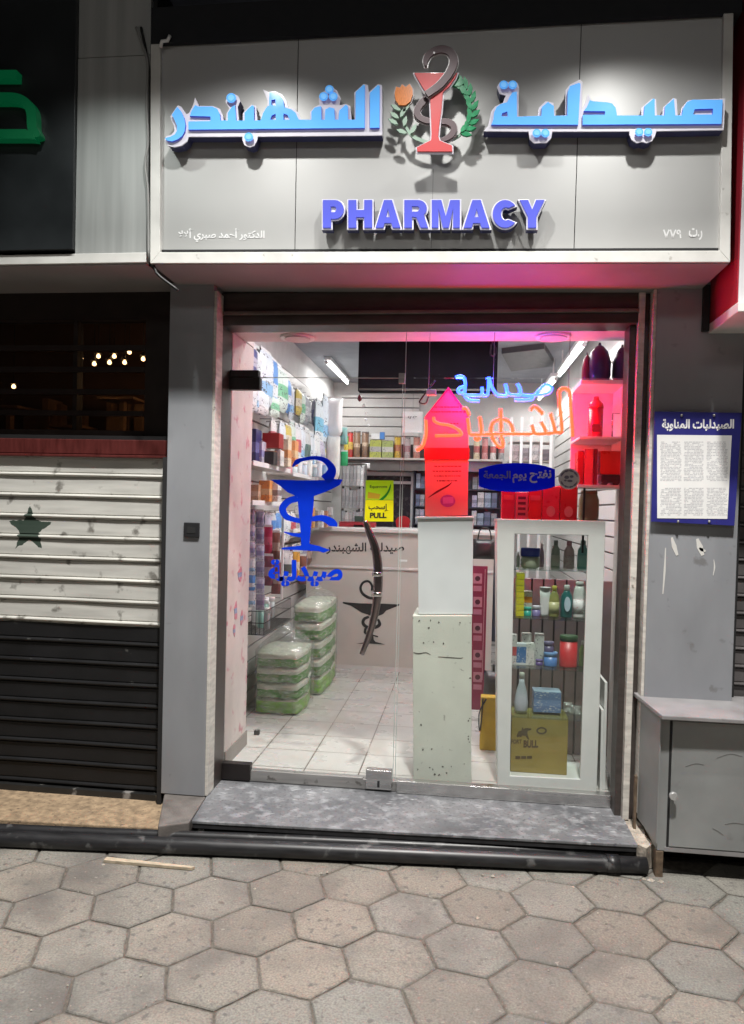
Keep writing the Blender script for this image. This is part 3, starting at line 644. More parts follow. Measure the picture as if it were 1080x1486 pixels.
fpz = thing('pipe', 'thick black plastic pipe lying on the pavement along the step', 'pipe', (0.3, -0.6, -0.13), 'pipes along the step')
MB().tube([(x, yf(x)+0.022, -0.133+0.002*math.sin(x*2.1)) for x in np.linspace(-2.4, 2.075, 30)], 0.0365, 20).build('pipe_wall', M['pipe'], fpz)
MB().tube([(x, yf(x)+0.022, -0.133) for x in (1.90, 1.955)], 0.0405, 20).build('coupling', M['pipe'], fpz)
bpz = MB().tube([(x, yf(x)+0.080+0.004*math.sin(x*1.7), -0.115+0.001*math.sin(x*3)) for x in np.linspace(-2.4, 2.03, 30)], 0.0245, 16).build('pipe', M['pipe'])
tag(bpz, 'thinner black pipe tucked between the thick pipe and the step edge', 'pipe', 'pipes along the step')
bs = MB(); pts = [(-3.0, -0.20), (-0.20, -0.20), (-0.10, -0.40), (-0.108, -0.50), (-0.30, -0.512), (-0.60, -0.530), (-1.0, -0.55), (-3.0, -0.60)]
bs.prism(pts, -0.19, -0.112)
tag(bs.build('stucco_ledge', M['stucco'], None, 0.006), 'beige rough stucco ledge under the roller shutter on the left', 'ledge')
ws = thing('wooden_strip', 'pale broken wooden strip lying on the pavement by the pipe', 'wood', (-0.2, -0.7, -0.16))
a = np.array(atz(152, 1248, -0.16)); b_ = np.array(atz(278, 1260, -0.16)); d = (b_-a)/np.linalg.norm(b_-a); nn = np.array([-d[1], d[0]])
MB().prism([tuple(a-nn*.010), tuple(b_-nn*.006), tuple(b_+d*.012+nn*.010), tuple(a+nn*.020)], -0.168, -0.154).build('strip', mat('pale_wood', (0.50, 0.42, 0.31), 0.8, 0, 0.3, 30, (1, 8, 1)), ws, 0.002)
lt = MB(); random.seed(11)
for px, py, r in [(692, 1332, 5), (466, 1268, 4), (475, 1266, 3), (832, 1288, 4), (150, 1255, 4), (640, 1256, 4), (715, 1272, 5), (700, 1270, 4), (945, 1278, 7), (960, 1280, 6), (935, 1276, 5), (598, 1336, 2), (880, 1340, 2), (370, 1290, 3), (250, 1280, 3)]+[(random.uniform(0, 1080), random.uniform(1262, 1470), random.uniform(.8, 2.0)) for _ in range(60)]:
    x, y = atz(px, py, -0.168); r *= 0.0025
    lt.add([(x+r*random.uniform(.6, 1.2)*a, y+r*random.uniform(.6, 1.2)*b, -0.167+r*0.6*c) for a, b, c in ((1, 0, 0), (0, 1, 0), (-1, 0, 0), (0, -1, 0), (0, 0, 1), (0, 0, -1))], [(0, 1, 4), (1, 2, 4), (2, 3, 4), (3, 0, 4), (1, 0, 5), (2, 1, 5), (3, 2, 5), (0, 3, 5)])
tag(lt.build('litter', mat('pale_crumbs', (0.42, 0.38, 0.32), 0.9, 0, 0.5, 60)), 'small crumbs of mortar and grit scattered over the pavers', 'litter', None, 'stuff')

# ------------------------------------------------------------------ left shop: window, reflected cafe room, roller shutter
WY = -0.06
lw = thing('shop_window', 'dark maroon framed shop window above the left roller shutter with barred panes', 'window', (-0.9, WY, 1.6))
x1, _ = at(216, 560, WY); xr, _ = at(243, 560, WY)
zt = at(100, 468, WY)[1]; zb = at(100, 632, WY)[1]
fm = MB().box(x1, -0.236, WY-0.05, WY+0.03, 1.60, 2.50).box(-2.6, x1, WY-0.05, WY+0.03, zt, 2.50)
xm = at(113, 560, WY)[0]; fm.box(xm-0.012, xm+0.012, WY-0.03, WY+0.03, zb, zt)
fm.build('frame', M['window_black'], lw)
br = MB()
for py in (506, 537, 569, 600, 628): z = at(100, py, WY-0.03)[1]; br.box(-2.6, x1, WY-0.055, WY-0.031, z-0.013, z+0.013)
br.build('bar', M['window_black'], lw)
MB().box(-2.6, x1, WY-0.004, WY+0.004, zb, zt).build('pane', M['glass_dark'], lw)
za = at(100, 637, -0.19)[1]; zc = at(100, 662, -0.19)[1]
MB().box(-2.6, -0.240, -0.190, WY-0.05, zc+0.012, za).build('sill_panel', M['maroon'], lw, 0.004)
MB().box(-2.6, -0.240, -0.204, -0.12, zc-0.004, zc+0.010).build('sill_lip', M['maroon'], lw, 0.003)
cf = thing('reflected_cafe', 'dim brown room with pale posts standing in for a reflection in the left window', 'room', (-1.2, 2, 1.5))  # room built behind the pane in place of its cafe reflection
MB().box(-3.4, -0.32, 3.0, 3.05, 0.5, 3.2).box(-3.4, -0.32, 0.1, 3.0, 0.45, 0.5).box(-0.34, -0.32, 0.1, 3.0, 0.5, 3.2).box(-3.45, -3.4, 0.1, 3.0, 0.5, 3.2).box(-3.4, -0.32, 0.1, 3.0, 3.2, 3.25).build('room_wall', M['cafe'], cf)
po = MB()
for px, w in ((40, .03), (58, .12), (70, .03), (77, .03), (106, .05), (152, .025), (160, .04), (188, .03), (202, .04)):
    x, _ = at(px, 560, 2.6); po.box(x-w, x+w, 2.55+random.uniform(0, .2), 2.8, 0.5, 2.35-random.uniform(0, .15))
po.build('post', M['cafe_post'], cf)
tb = MB()
for px, py in ((10, 590), (100, 618), (175, 578)):
    x, z = at(px, py, 2.2); tb.box(x-.16, x+.16, 2.1, 2.4, z-.02, z).box(x-.02, x+.02, 2.22, 2.28, 0.5, z-.02)
tb.build('table', M['cafe_post'], cf)
names = ['beside the window mullion', 'just above the lowest left bulb', 'lowest left one', 'in the middle of the upper row', 'in the lower row middle', 'lower right one of the cluster', 'highest of the cluster', 'rightmost beside the window frame', 'alone in the left pane, at table height']
for (px, py), nm in zip(((118, 520), (143, 517), (137, 528), (166, 517), (159, 526), (181, 526), (188, 511), (208, 521), (20, 561)), names):
    x, z = at(px, py, 1.9)
    o = thing('reflection_bulb', 'bulb standing in for a warm reflection in the left window, '+nm, 'lamp', (x, 1.9, z), 'bulbs for the reflected cafe lights')
    MB().lathe(x, 1.9, z-0.017, [(0.004, 0), (0.014, 0.006), (0.017, 0.017), (0.012, 0.029), (0.006, 0.036)], 12).build('bulb', M['bulb'], o)  # bulb shape stands in for a light reflected in the pane
    MB().lathe(x, 1.9, z+0.019, [(0.034, 0), (0.010, 0.025), (0.008, 0.04)], 12).tube([(x, 1.9, z+0.05), (x, 1.9, 3.2)], 0.003, 6).build('shade', M['wire'], o)
lamp('reflected_cafe_light', 'POINT', (-0.62, 1.85, 2.35), (-.6, 1.9, 0), 7.0, (1.0, 0.62, 0.30), shadow_soft_size=0.12)  # added light for the bulbs of the reflected cafe
rs = thing('roller_shutter', 'roller shutter, grimy white above and black below, with a stencilled green star', 'shutter', (-0.9, -0.2, 0.8))
cx, cz = at(38, 768, -0.205)
def curtain(x0, x1, zt, zb, n, y, wav=0.0):
    mb = MB(); p = (zt-zb)/n
    for i in range(n):
        za = zt-i*p; prof = [(y, za), (y, za-0.70*p), (y+0.004, za-0.725*p), (y+0.004, za-0.755*p), (y-0.011, za-0.80*p), (y-0.013, za-0.85*p), (y-0.010, za-0.90*p), (y+0.005, za-0.945*p), (y+0.005, za-0.975*p), (y, za-p)]
        xs = np.linspace(x0, x1, 10); vs = []
        for (yy, zz) in prof:
            for x in xs: vs.append((x, yy+0.0015*math.sin(7*x+i*1.3), zz+wav*math.sin(5*x+i)))
        m = len(xs); mb.add(vs, [(j*m+k, j*m+k+1, (j+1)*m+k+1, (j+1)*m+k) for j in range(len(prof)-1) for k in range(m-1)], 0, False)
    return mb
zsplit = at(120, 907, -0.2)[1]
curtain(-2.6, -0.262, zc-0.004, zsplit, 8, -0.175, 0.0006).build('upper_curtain', star_slat(cx, cz, 0.128), rs)
curtain(-2.6, -0.262, zsplit, -0.078, 8, -0.175, 0.0006).build('lower_curtain', M['sh_black'], rs)
MB().box(-2.6, -0.262, -0.205, -0.165, -0.118, -0.079).build('bottom_bar', mat('scuffed_black_bar', (0.02, 0.02, 0.02), 0.4, 0, .3, 5, spots=0.40, spot_col=(0.24, 0.23, 0.22), spot_scale=10), rs, 0.004)
MB().box(-0.2615, -0.2385, -0.245, -0.16, -0.11, zc).build('guide_rail', M['blackgap'], rs)
MB().box(-2.6, -0.24, -0.15, -0.14, -0.19, 1.75).build('backing', M['blackgap'], rs)
# far right shutter
r2 = thing('roller_shutter', 'dark grey roller shutter at the far right beside the grey pillar', 'shutter', (2.9, -0.1, 1))
curtain(2.53, 3.4, 2.3, 0.0, 27, -0.06).build('curtain', M['sh_grey'], r2)
MB().box(2.493, 2.528, -0.12, -0.02, -0.1, 2.5).build('guide_rail', M['blackgap'], r2)
MB().box(2.5, 3.4, -0.03, -0.02, -0.2, 2.5).build('backing', M['blackgap'], r2)

# ------------------------------------------------------------------ notice board
YN = -0.228
nb = thing('notice_board', 'navy blue notice board with a white printed sheet on the right grey pillar', 'notice board', (2.3, YN, 1.6))
MB().slab([wz([(950, 597), (1077, 599), (1066, 763), (945, 757)], YN)], YN, YN+0.004).build('board', M['board_blue'], nb, 0.001)
for zq in (1.45, 1.82): MB().box(2.13, 2.47, YN+0.0045, -0.2005, zq, zq+.02).build('batten', M['steel_dull'], nb)
sh = MB().slab([wz([(953.5, 631), (1062, 632), (1055.5, 753), (953.8, 752)], YN)], YN-0.0014, YN-0.0004).build('printed_sheet', M['paper'], nb)
txt = MB(); random.seed(5); k = 0
for cx0, cx1 in ((958, 989), (992, 1021), (1025, 1056)):
    for r0, r1 in ((641, 698), (708, 748)):
        y = r0
        while y < r1:
            x = cx0+random.uniform(0, 2)
            while x < cx1-2:
                w = random.uniform(1.5, 6)
                if random.random() < 0.86: txt.slab([wz([(x, y), (min(x+w, cx1), y), (min(x+w, cx1), y+0.95), (x, y+1.1)], YN)], YN-0.0018, YN-0.0014)
                x += w+random.uniform(0.5, 1.2)
            y += 2.15
txt.build('print', plain((0.50, 0.50, 0.52), 0.7), sh)
text('heading', arabic('الصيدليات المناوبة'), (961, 608, 1065, 626), YN, M['letter_white'], nb, 0.035, 0.001)
for px, py in ((989, 603), (1036, 603), (984, 757), (1029, 757)):
    x, z = at(px, py, YN); MB().lathe(x, YN-0.004, z-0.006, [(0.003, 0), (0.006, 0.003), (0.006, 0.009), (0.003, 0.012)], 10).build('screw', M['steel_dull'], nb)

# ------------------------------------------------------------------ grey metal cabinet on the pavement
mc = thing('metal_cabinet', 'worn grey metal cabinet on the pavement below the notice board', 'cabinet', (2.5, -0.3, -0.17))
MB().box(2.112, 3.05, -0.462, -0.235, -0.055, 0.535).build('body', M['cab_grey'], mc, 0.004)
MB().box(2.160, 2.62, -0.468, -0.4625, -0.030, 0.520).build('door', M['cab_grey'], mc, 0.002)
MB().box(2.150, 2.1595, -0.465, -0.4625, -0.035, 0.525).build('door_gap', M['blackgap'], mc)
MB().prism([(2.066, -0.09), (2.100, -0.525), (3.10, -0.515), (3.10, -0.09)], 0.536, 0.556).build('lid', M['cab_lid'], mc, 0.004)
MB().prism([(2.086, -0.20), (2.106, -0.475), (2.112, -0.475), (2.112, -0.20)], -0.02, 0.535).build('side_panel', M['cab_grey'], mc, 0.002)
kx, kz = at(975, 1152, -0.47)
MB().tube([(kx, -0.468, kz), (kx, -0.494, kz)], [0.008, 0.008], 10).tube([(kx, -0.490, kz), (kx, -0.504, kz)], [0.018, 0.016], 14).build('knob', M['knob'], mc)
MB().box(2.108, 2.140, -0.466, -0.430, -0.171, -0.055).build('leg', M['rust'], mc, 0.003)
MB().box(2.108, 2.140, -0.270, -0.240, -0.171, -0.055).build('leg', M['rust'], mc, 0.003)
scr = MB(); random.seed(12)
for pts, w in (([(995, 1112), (1010, 1108), (1022, 1110)], 1.0), ([(1040, 1100), (1060, 1094), (1078, 1098)], 1.2), ([(1052, 1196), (1066, 1194), (1080, 1196)], 1.2), ([(1034, 1202), (1042, 1206), (1050, 1212)], 1.3)):
    scr.slab([wz(ribbon(cat_rom(pts, 4), [w*.4, w, w*.3]), -0.4685)], -0.4692, -0.4681)
scr.build('scratch', plain((0.19, 0.19, 0.19), .7), mc)
MB().box(2.142, 2.66, -0.4660, -0.4622, -0.0545, -0.034).build('bottom_lip', M['cab_lid'], mc, .002)
pk = MB().box(2.062, 2.074, -0.24, -0.215, -0.06, 0.19); tag(pk.build('rusty_strip', M['rust'], None, .002), 'short rusty metal strip standing behind the left edge of the grey cabinet', 'strip')
MB().box(2.14, 3.05, -0.24, -0.2, -0.199, -0.06).build('back_panel', M['blackgap'], mc)  # black sheet put in for the dark gap under the cabinet

# ------------------------------------------------------------------ signs
YS = -0.54; YFR = -0.562
sg = thing('pharmacy_sign', 'large silver pharmacy signboard with blue Arabic letters and the word PHARMACY', 'sign', (1.05, YS, 2.5))
ZT = 3.475
def panel(pa, pb): return
seamt = [(233, 62), (433, 62), (843, 62), (1049, 62)]; seamb = [(232, 365), (428, 365), (833, 364), (1045, 362.5)]
T = [at(*p, YS) for p in seamt]; Bm = [at(*p, YS) for p in seamb]
for i in range(3):
    g0 = 0.0018 if i else 0; g1 = 0.0018 if i < 2 else 0
    MB().slab([[(Bm[i][0]+g0, Bm[i][1]), (Bm[i+1][0]-g1, Bm[i+1][1]), (T[i+1][0]-g1, ZT), (T[i][0]+g0, ZT)]], YS, YS+0.004).build('panel', M['alu'], sg)
xs_, zs_ = at(629, 245, YS), at(627, 364, YS)
MB().slab([[(xs_[0]-.001, zs_[1]+.012), (xs_[0]+.001, zs_[1]+.012), (xs_[0]+.001, xs_[1]), (xs_[0]-.001, xs_[1])]], YS-0.0006, YS).build('seam', plain((0.2, 0.2, 0.2)), sg)
MB().slab([wz([(232, 362.5), (1045, 360), (1045, 364.2), (232, 366.6)], YS)], YS-0.002, YS-0.0003).build('shadow_strip', M['blackgap'], sg)  # black strip painted for the shade between panel and trim
MB().box(-0.20, 2.27, YS+0.006, YS+0.03, 2.5, ZT+.05).build('backing', M['blackgap'], sg)
oBL, oBR, oTR, oTL = at(218, 382, YFR), at(1047, 380.5, YFR), at(1063.5, 50, YFR), at(219, 50, YFR)
iBL, iBR = at(232, 366, YFR), at(1045, 363.5, YFR)
oBR = (oBR[0]+0.035, oBR[1])
iTL, iTR = at(233, 50, YFR), at(1049.5, 50, YFR)
MB().slab([[oBL, oBR, (iBR[0], iBR[1]), (iBL[0], iBL[1])]], YFR, -0.30).build('bottom_trim', M['white_trim'], sg, 0.002)
MB().slab([[oBL, iBL, (iTL[0], ZT), (oTL[0], ZT)]], YFR, -0.30).build('side_trim', M['white_trim'], sg, 0.002)
MB().slab([[iBR, oBR, (oTR[0], ZT), (iTR[0], ZT)]], YFR, -0.30).build('side_trim', M['white_trim'], sg, 0.002)
MB().box(-0.22, 2.31, YFR-0.003, -0.15, ZT+0.0005, ZT+0.16).build('top_trim', plain((0.012, 0.013, 0.017), 0.8), sg)  # near-black colour stands in for shade on this trim
zso = min(oBL[1], oBR[1])
MB().add([(oBL[0]+.002, YFR+0.010, oBL[1]-0.003), (oBR[0]-.002, YFR+0.010, oBR[1]-0.003), (oBR[0]-.002, -0.10, oBR[1]-0.003), (oBL[0]+.002, -0.10, oBL[1]-0.003),
          (oBL[0]+.002, YFR+0.010, oBL[1]+0.004), (oBR[0]-.002, YFR+0.010, oBR[1]+0.004), (oBR[0]-.002, -0.10, oBR[1]+0.004), (oBL[0]+.002, -0.10, oBL[1]+0.004)],
         [(0, 1, 2, 3), (4, 5, 6, 7), (0, 1, 5, 4), (1, 2, 6, 5), (2, 3, 7, 6), (3, 0, 4, 7)]).build('soffit', M['soffit'], sg)
for px in (627, 985):
    x, _ = at(px, 400, -0.35)
    MB().tube([(x, -0.36, oBL[1]-0.012), (x, -0.30, oBL[1]-0.004)], 0.008, 8).build('soffit_hook', M['wire'], sg)
# writing on the sign
YL0 = YS-0.062
def letters(parent, plate, bodies, dots, name):
    mb = MB(); mb.slab([wz(grow(plate, -0.6), YL0)], YL0, YS-0.012, 0); w = mb.build(name, M['navy_side'], parent)
    MB().slab([wz(plate, YL0)], YL0-0.006, YL0-0.0002).build('white_edge', M['white_plate'], w, 0.0015)
    for lp in bodies: MB().slab([wz(l, YL0) for l in lp], YL0-0.018, YL0-0.0062, 0, 1).build('letter_face', [M['blue_face'], M['indigo']], w)
    for (cx, cy, r) in dots:
        dd = MB().slab([wz(disc(cx, cy, r, 22), YL0)], YL0-0.0205, YL0-0.0185, 0, 1).build('dot', [M['blue_face'], M['indigo']], w); MB().slab([wz(disc(cx, cy, r*0.62, 18), YL0)], YL0-0.0225, YL0-0.0207).build('dot_face', M['dot_hi'], w)
    return w
A = lambda p: zs((230, 110), 6.353, p); Bz = lambda p: zs((390, 110), 6.353, p); D = lambda p: zs((700, 110), 6.0, p); Ez = lambda p: zs((880, 110), 5.684, p)
reh = A([(188, 305), (225, 350), (252, 410), (264, 470), (255, 530), (230, 575), (190, 605), (140, 622), (95, 615), (74, 592), (130, 578), (166, 558), (186, 522), (186, 480), (166, 430), (138, 380)])
body1 = A([(290, 515), (290, 440), (492, 436), (494, 394), (302, 390), (320, 340), (352, 290), (382, 303), (510, 303), (555, 325), (578, 370), (584, 430), (650, 432), (652, 360), (690, 305), (718, 290), (730, 432), (805, 432), (805, 360), (832, 330), (876, 290), (892, 302), (892, 432), (952, 430), (968, 390)])+Bz([(-45, 370), (-15, 318), (15, 290), (16, 172), (60, 172), (110, 195), (142, 240), (156, 312), (215, 327), (258, 362), (288, 424), (402, 424), (402, 352), (432, 312), (492, 300), (494, 424), (524, 424), (530, 330), (570, 310), (612, 322), (617, 424), (650, 424), (656, 342), (716, 287), (736, 300), (738, 424), (806, 424), (808, 172), (880, 102), (892, 110), (890, 500)])
holes1 = [Bz([(22, 424), (40, 385), (75, 368), (76, 424)]), Bz([(146, 424), (146, 368), (180, 378), (203, 424)]), Bz([(34, 290), (34, 245), (70, 238), (74, 296)])]
alef = Bz([(938, 500), (938, 178), (1010, 108), (1028, 112), (1026, 498)])
plate1 = A([(60, 600), (78, 562), (120, 552), (150, 520), (150, 470), (122, 412), (115, 380), (182, 278), (215, 290), (262, 360), (285, 350), (322, 282), (343, 205), (378, 283), (510, 285), (570, 310), (598, 370), (606, 425), (628, 425), (632, 350), (658, 308), (622, 245), (640, 192), (685, 168), (738, 190), (760, 235), (735, 290), (745, 422), (780, 422), (782, 350), (860, 272), (905, 282), (916, 420), (945, 420), (962, 352), (1005, 300), (1010, 235), (965, 130), (1020, 155)])+Bz([(60, 147), (130, 180), (168, 238), (185, 295), (240, 312), (278, 350), (305, 415), (382, 415), (382, 340), (420, 297), (470, 272), (464, 215), (508, 152), (570, 98), (632, 142), (667, 215), (652, 278), (715, 266), (755, 285), (768, 415), (793, 415), (790, 160), (880, 80), (918, 92), (924, 158), (1010, 82), (1048, 92), (1050, 555)])+A([(920, 566), (912, 605), (888, 648), (845, 664), (797, 646), (777, 598), (778, 566), (284, 568), (270, 610), (220, 648), (150, 663), (92, 650)])
dots1 = [(*A([(685, 228)])[0], 7.0), (*A([(845, 585)])[0], 6.4), (*Bz([(515, 215)])[0], 6.4), (*Bz([(603, 215)])[0], 6.4), (*Bz([(568, 150)])[0], 6.2)]
letters(sg, plate1, [[reh], [body1]+holes1, [alef]], dots1, 'name_lettering')
body2 = D([(78, 445), (95, 400), (102, 340), (122, 292), (160, 265), (215, 250), (240, 195), (262, 165), (298, 158), (300, 376), (512, 368), (515, 292), (568, 248), (618, 282), (622, 368), (736, 366), (738, 170), (757, 112), (838, 82), (850, 92), (830, 445)])
hole2 = [D([(165, 372), (172, 345), (215, 330), (220, 374)])]
body3 = D([(868, 445), (868, 360), (1060, 358), (1062, 328), (878, 326), (905, 290), (930, 232), (962, 243)])+Ez([(0, 237), (40, 246), (70, 282), (82, 346), (300, 346), (306, 272), (380, 207), (390, 213), (391, 346), (470, 346), (476, 272), (548, 207), (560, 346), (612, 346), (622, 292), (652, 238), (700, 217), (948, 217), (938, 415)])
hole3 = [Ez([(705, 338), (718, 294), (868, 290), (866, 338)])]
plate2 = D([(8, 488), (50, 440), (66, 370), (76, 320), (110, 272), (180, 240), (192, 202), (206, 178), (150, 162), (126, 102), (150, 66), (190, 50), (225, 62), (265, 50), (308, 70), (320, 110), (316, 155), (316, 360), (482, 355), (492, 282), (550, 226), (618, 242), (632, 355), (720, 350), (722, 132), (762, 82), (848, 38), (872, 60), (866, 310), (895, 242), (920, 162), (950, 221)])+Ez([(0, 219), (50, 225), (85, 270), (96, 336), (285, 336), (287, 270), (370, 196), (408, 196), (416, 336), (458, 332), (466, 266), (545, 190), (578, 196), (586, 336), (606, 326), (622, 266), (672, 206), (978, 192), (966, 452), (412, 462), (400, 502), (375, 544), (330, 560), (290, 550), (250, 560), (206, 535), (188, 492), (188, 464)])+D([(608, 492), (600, 550), (560, 588), (500, 590), (450, 593), (412, 560), (402, 492)])
dots2 = [(*D([(185, 103)])[0], 6.4), (*D([(262, 103)])[0], 6.4), (*D([(470, 520)])[0], 6.2), (*D([(545, 520)])[0], 6.2), (*Ez([(262, 485)])[0], 6.0), (*Ez([(336, 485)])[0], 6.0)]
letters(sg, plate2, [[body2]+hole2, [body3]+hole3], dots2, 'trade_lettering')
# PHARMACY
YP = YS-0.055
def arc(cx, cy, rx, ry, a0, a1, n=10): return [(cx+rx*math.cos(RAD(a0+(a1-a0)*i/n)), cy+ry*math.sin(RAD(a0+(a1-a0)*i/n))) for i in range(n+1)]
GL = {'P': ([[(0, 0), (0, 1), (.55, 1)]+arc(.58, .66, .42, .34, 90, -90)+[(.38, .32), (.38, 0)], [(.38, .56), (.38, .77), (.52, .77)]+arc(.54, .665, .10, .105, 80, -80, 6)+[(.52, .56)]]),
      'H': ([[(0, 0), (0, 1), (.33, 1), (.33, .64), (.67, .64), (.67, 1), (1, 1), (1, 0), (.67, 0), (.67, .38), (.33, .38), (.33, 0)]]),
      'A': ([[(0, 0), (.34, 1), (.66, 1), (1, 0), (.69, 0), (.635, .17), (.365, .17), (.31, 0)], [(.42, .38), (.58, .38), (.50, .68)]]),
      'R': ([[(0, 0), (0, 1), (.58, 1)]+arc(.58, .70, .36, .30, 90, -50)+[(1, 0), (.68, 0), (.50, .38), (.32, .40), (.32, 0)], [(.32, .58), (.32, .78), (.50, .78)]+arc(.52, .68, .11, .10, 80, -80, 6)+[(.50, .58)]]),
      'M': ([[(0, 0), (0, 1), (.34, 1), (.50, .42), (.66, 1), (1, 1), (1, 0), (.76, 0), (.76, .70), (.60, 0), (.40, 0), (.24, .70), (.24, 0)]]),
      'C': ([arc(.52, .5, .52, .5, 38, 322, 22)+arc(.54, .5, .20, .24, 300, 60, 14)]),
      'Y': ([[(.33, 0), (.33, .40), (0, 1), (.34, 1), (.50, .66), (.66, 1), (1, 1), (.67, .40), (.67, 0)]])}
pw = None
spans = [('P', 30, 126), ('H', 147, 256), ('A', 272, 386), ('R', 404, 514), ('M', 530, 659), ('A', 676, 796), ('C', 810, 920), ('Y', 934, 1048)]
for ch, a, b in spans:
    lp = [zs((460, 280), 3.176, [(a+u*(b-a), 165-v*127) for u, v in l]) for l in GL[ch]]
    lw_ = [wz(l, YP) for l in lp]
    pl_ = [wz(grow(lp[0], 2.2), YP)]+[wz(l, YP) for l in (lp[1:] if False else [])]
    if pw is None: pw = MB().slab(pl_, YP, YS-0.02).build('pharmacy_lettering', M['navy_side'], sg)
    else: MB().slab(pl_, YP, YS-0.02).build('letter_body', M['navy_side'], pw)
    MB().slab(pl_, YP-0.005, YP-0.0003).build('white_edge', M['white_plate'], pw, 0.001)
    MB().slab(lw_, YP-0.013, YP-0.0052, 0, 0).build('letter_face', M['indigo'], pw)
text('owner_lettering', arabic('الدكتور أحمد صبري ألالا'), (259, 331.5, 384, 351.5), YS, M['letter_white'], sg, 0.026, 0.001)
text('licence_lettering', arabic('ر.ت')+' ', (1000, 331, 1019, 349), YS, M['letter_white'], sg, 0.026, 0.001)
text('licence_lettering', '٧٧٩', (962, 333, 989, 346), YS, M['letter_white'], sg, 0.026, 0.001)
# emblem
C = lambda p: zs((560, 70), 7.714, p); YE = YS-0.080
em = MB().slab([wz(disc(*C([(560, 640)])[0], 9, 16), YE)], YE+0.03, YS).build('emblem_mount', M['blackgap'], sg)
def emb(name, polys, m, y, grow_px=1.6, plate=M['plate_grey'], th=0.012):
    o = None
    for k, p in enumerate(polys):
        yy = y-0.0006*(k % 3)
        q = MB().slab([wz(C(p) if not isinstance(p[0][0], np.floating) else p, YE)], yy-th, yy).build(name, m, em)
    return q
gb = [(325, 318), (800, 318), (780, 370), (710, 470), (650, 520), (640, 545), (622, 750), (606, 850), (590, 1020), (605, 1070), (742, 1125), (745, 1190), (360, 1190), (352, 1145), (510, 1065), (516, 1000), (500, 600), (490, 560), (430, 500), (340, 350)]
sn1 = ribbon(cat_rom([(455, 262), (452, 200), (490, 130), (560, 88), (640, 75), (715, 100), (758, 165), (755, 250), (705, 350), (620, 455), (540, 520), (460, 575)], 6), [22, 58, 70, 76, 80, 84, 88, 86, 82, 78, 74, 72])
sn2 = ribbon(cat_rom([(470, 568), (395, 635), (352, 715), (375, 780), (440, 815), (520, 830), (600, 832), (690, 835), (752, 875), (760, 940), (715, 1000), (640, 1035), (560, 1040)], 6), [72, 70, 68, 66, 64, 62, 60, 66, 70, 66, 60, 46, 24])
lo = MB().slab([wz(grow(C(sn2), 1.5), YE)], YE-0.004, YE+0.006).build('snake_plate', M['plate_grey'], em)
MB().slab([wz(C(sn2), YE)], YE-0.012, YE-0.0042).build('snake', M['snake'], em)
MB().slab([wz(grow(C(gb), 1.9), YE)], YE-0.020, YE-0.0125).build('goblet_plate', M['white_plate'], em)
MB().slab([wz(C(gb), YE)], YE-0.028, YE-0.0203).build('goblet', M['gob_red'], em)
MB().slab([wz(grow(C(sn1), 1.5), YE)], YE-0.034, YE-0.0285).build('snake_plate', M['plate_grey'], em)
MB().slab([wz(C(sn1), YE)], YE-0.042, YE-0.0343).build('snake', M['snake'], em)
MB().slab([wz(grow(C(gb[:5]+[(600, 560), (520, 560)]+gb[17:]), 0.3)[:0] or disc(*C([(545, 120)])[0], 1.5, 8), YE)], YE-0.044, YE-0.0422).build('snake_eye', M['plate_grey'], em)
stem = ribbon(cat_rom([(150, 640), (190, 780), (230, 880), (300, 970), (400, 1020), (500, 1040), (700, 1020), (800, 980), (880, 900), (930, 780), (925, 640), (880, 520), (830, 440)], 6), [26, 26, 30, 40, 40, 30, 26, 30, 30, 26, 24, 22, 18])
MB().slab([wz(C(stem), YE)], YE+0.008, YE+0.016).build('wreath_stem', M['leaf_pale'], em)
lf = MB(); lp_ = MB()
def leaf(cx, cy, ang, L, w):
    a = RAD(ang); pts = [(0, 0), (.25, .75), (.6, .9), (1, 0), (.6, -.9), (.25, -.75)]
    return [(cx+L*u*math.cos(a)-w*v*math.sin(a), cy+L*u*math.sin(a)+w*v*math.cos(a)) for u, v in pts]
k = 0
for t in np.linspace(0, 1, 10):
    ang = 62-150*(1-t)*1.0+30; phi = -75+145*t; cx, cy = 770+190*math.cos(RAD(phi)), 670+300*math.sin(RAD(phi))
    for sgn in (-1, 1):
        k += 1; lf.slab([wz(C(leaf(cx, cy, phi-90+sgn*30, 150-20*t, 30)), YE)], YE-0.006-0.0012*(k % 4), YE+0.006)
lf.build('leaf', M['leaf'], em); k = 0
for cx, cy, an in ((150, 790, -145), (160, 780, -60), (140, 860, -150), (200, 880, -75), (170, 700, -150), (190, 720, -50), (240, 960, -160), (280, 960, -60)):
    k += 1; lp_.slab([wz(C(leaf(cx, cy, an, 130, 26)), YE)], YE-0.004-0.0012*(k % 4), YE+0.006)
lp_.build('pale_leaf', M['leaf_pale'], em)
tl = [(150, 655), (112, 600), (102, 520), (120, 450), (160, 462), (185, 425), (225, 455), (268, 420), (300, 470), (305, 540), (280, 610), (230, 655)]
MB().slab([wz(grow(C(tl), 1.8), YE)], YE-0.006, YE+0.005).build('tulip_plate', M['plate_grey'], em)
MB().slab([wz(C(tl), YE)], YE-0.014, YE-0.0062).build('tulip', M['tulip'], em)

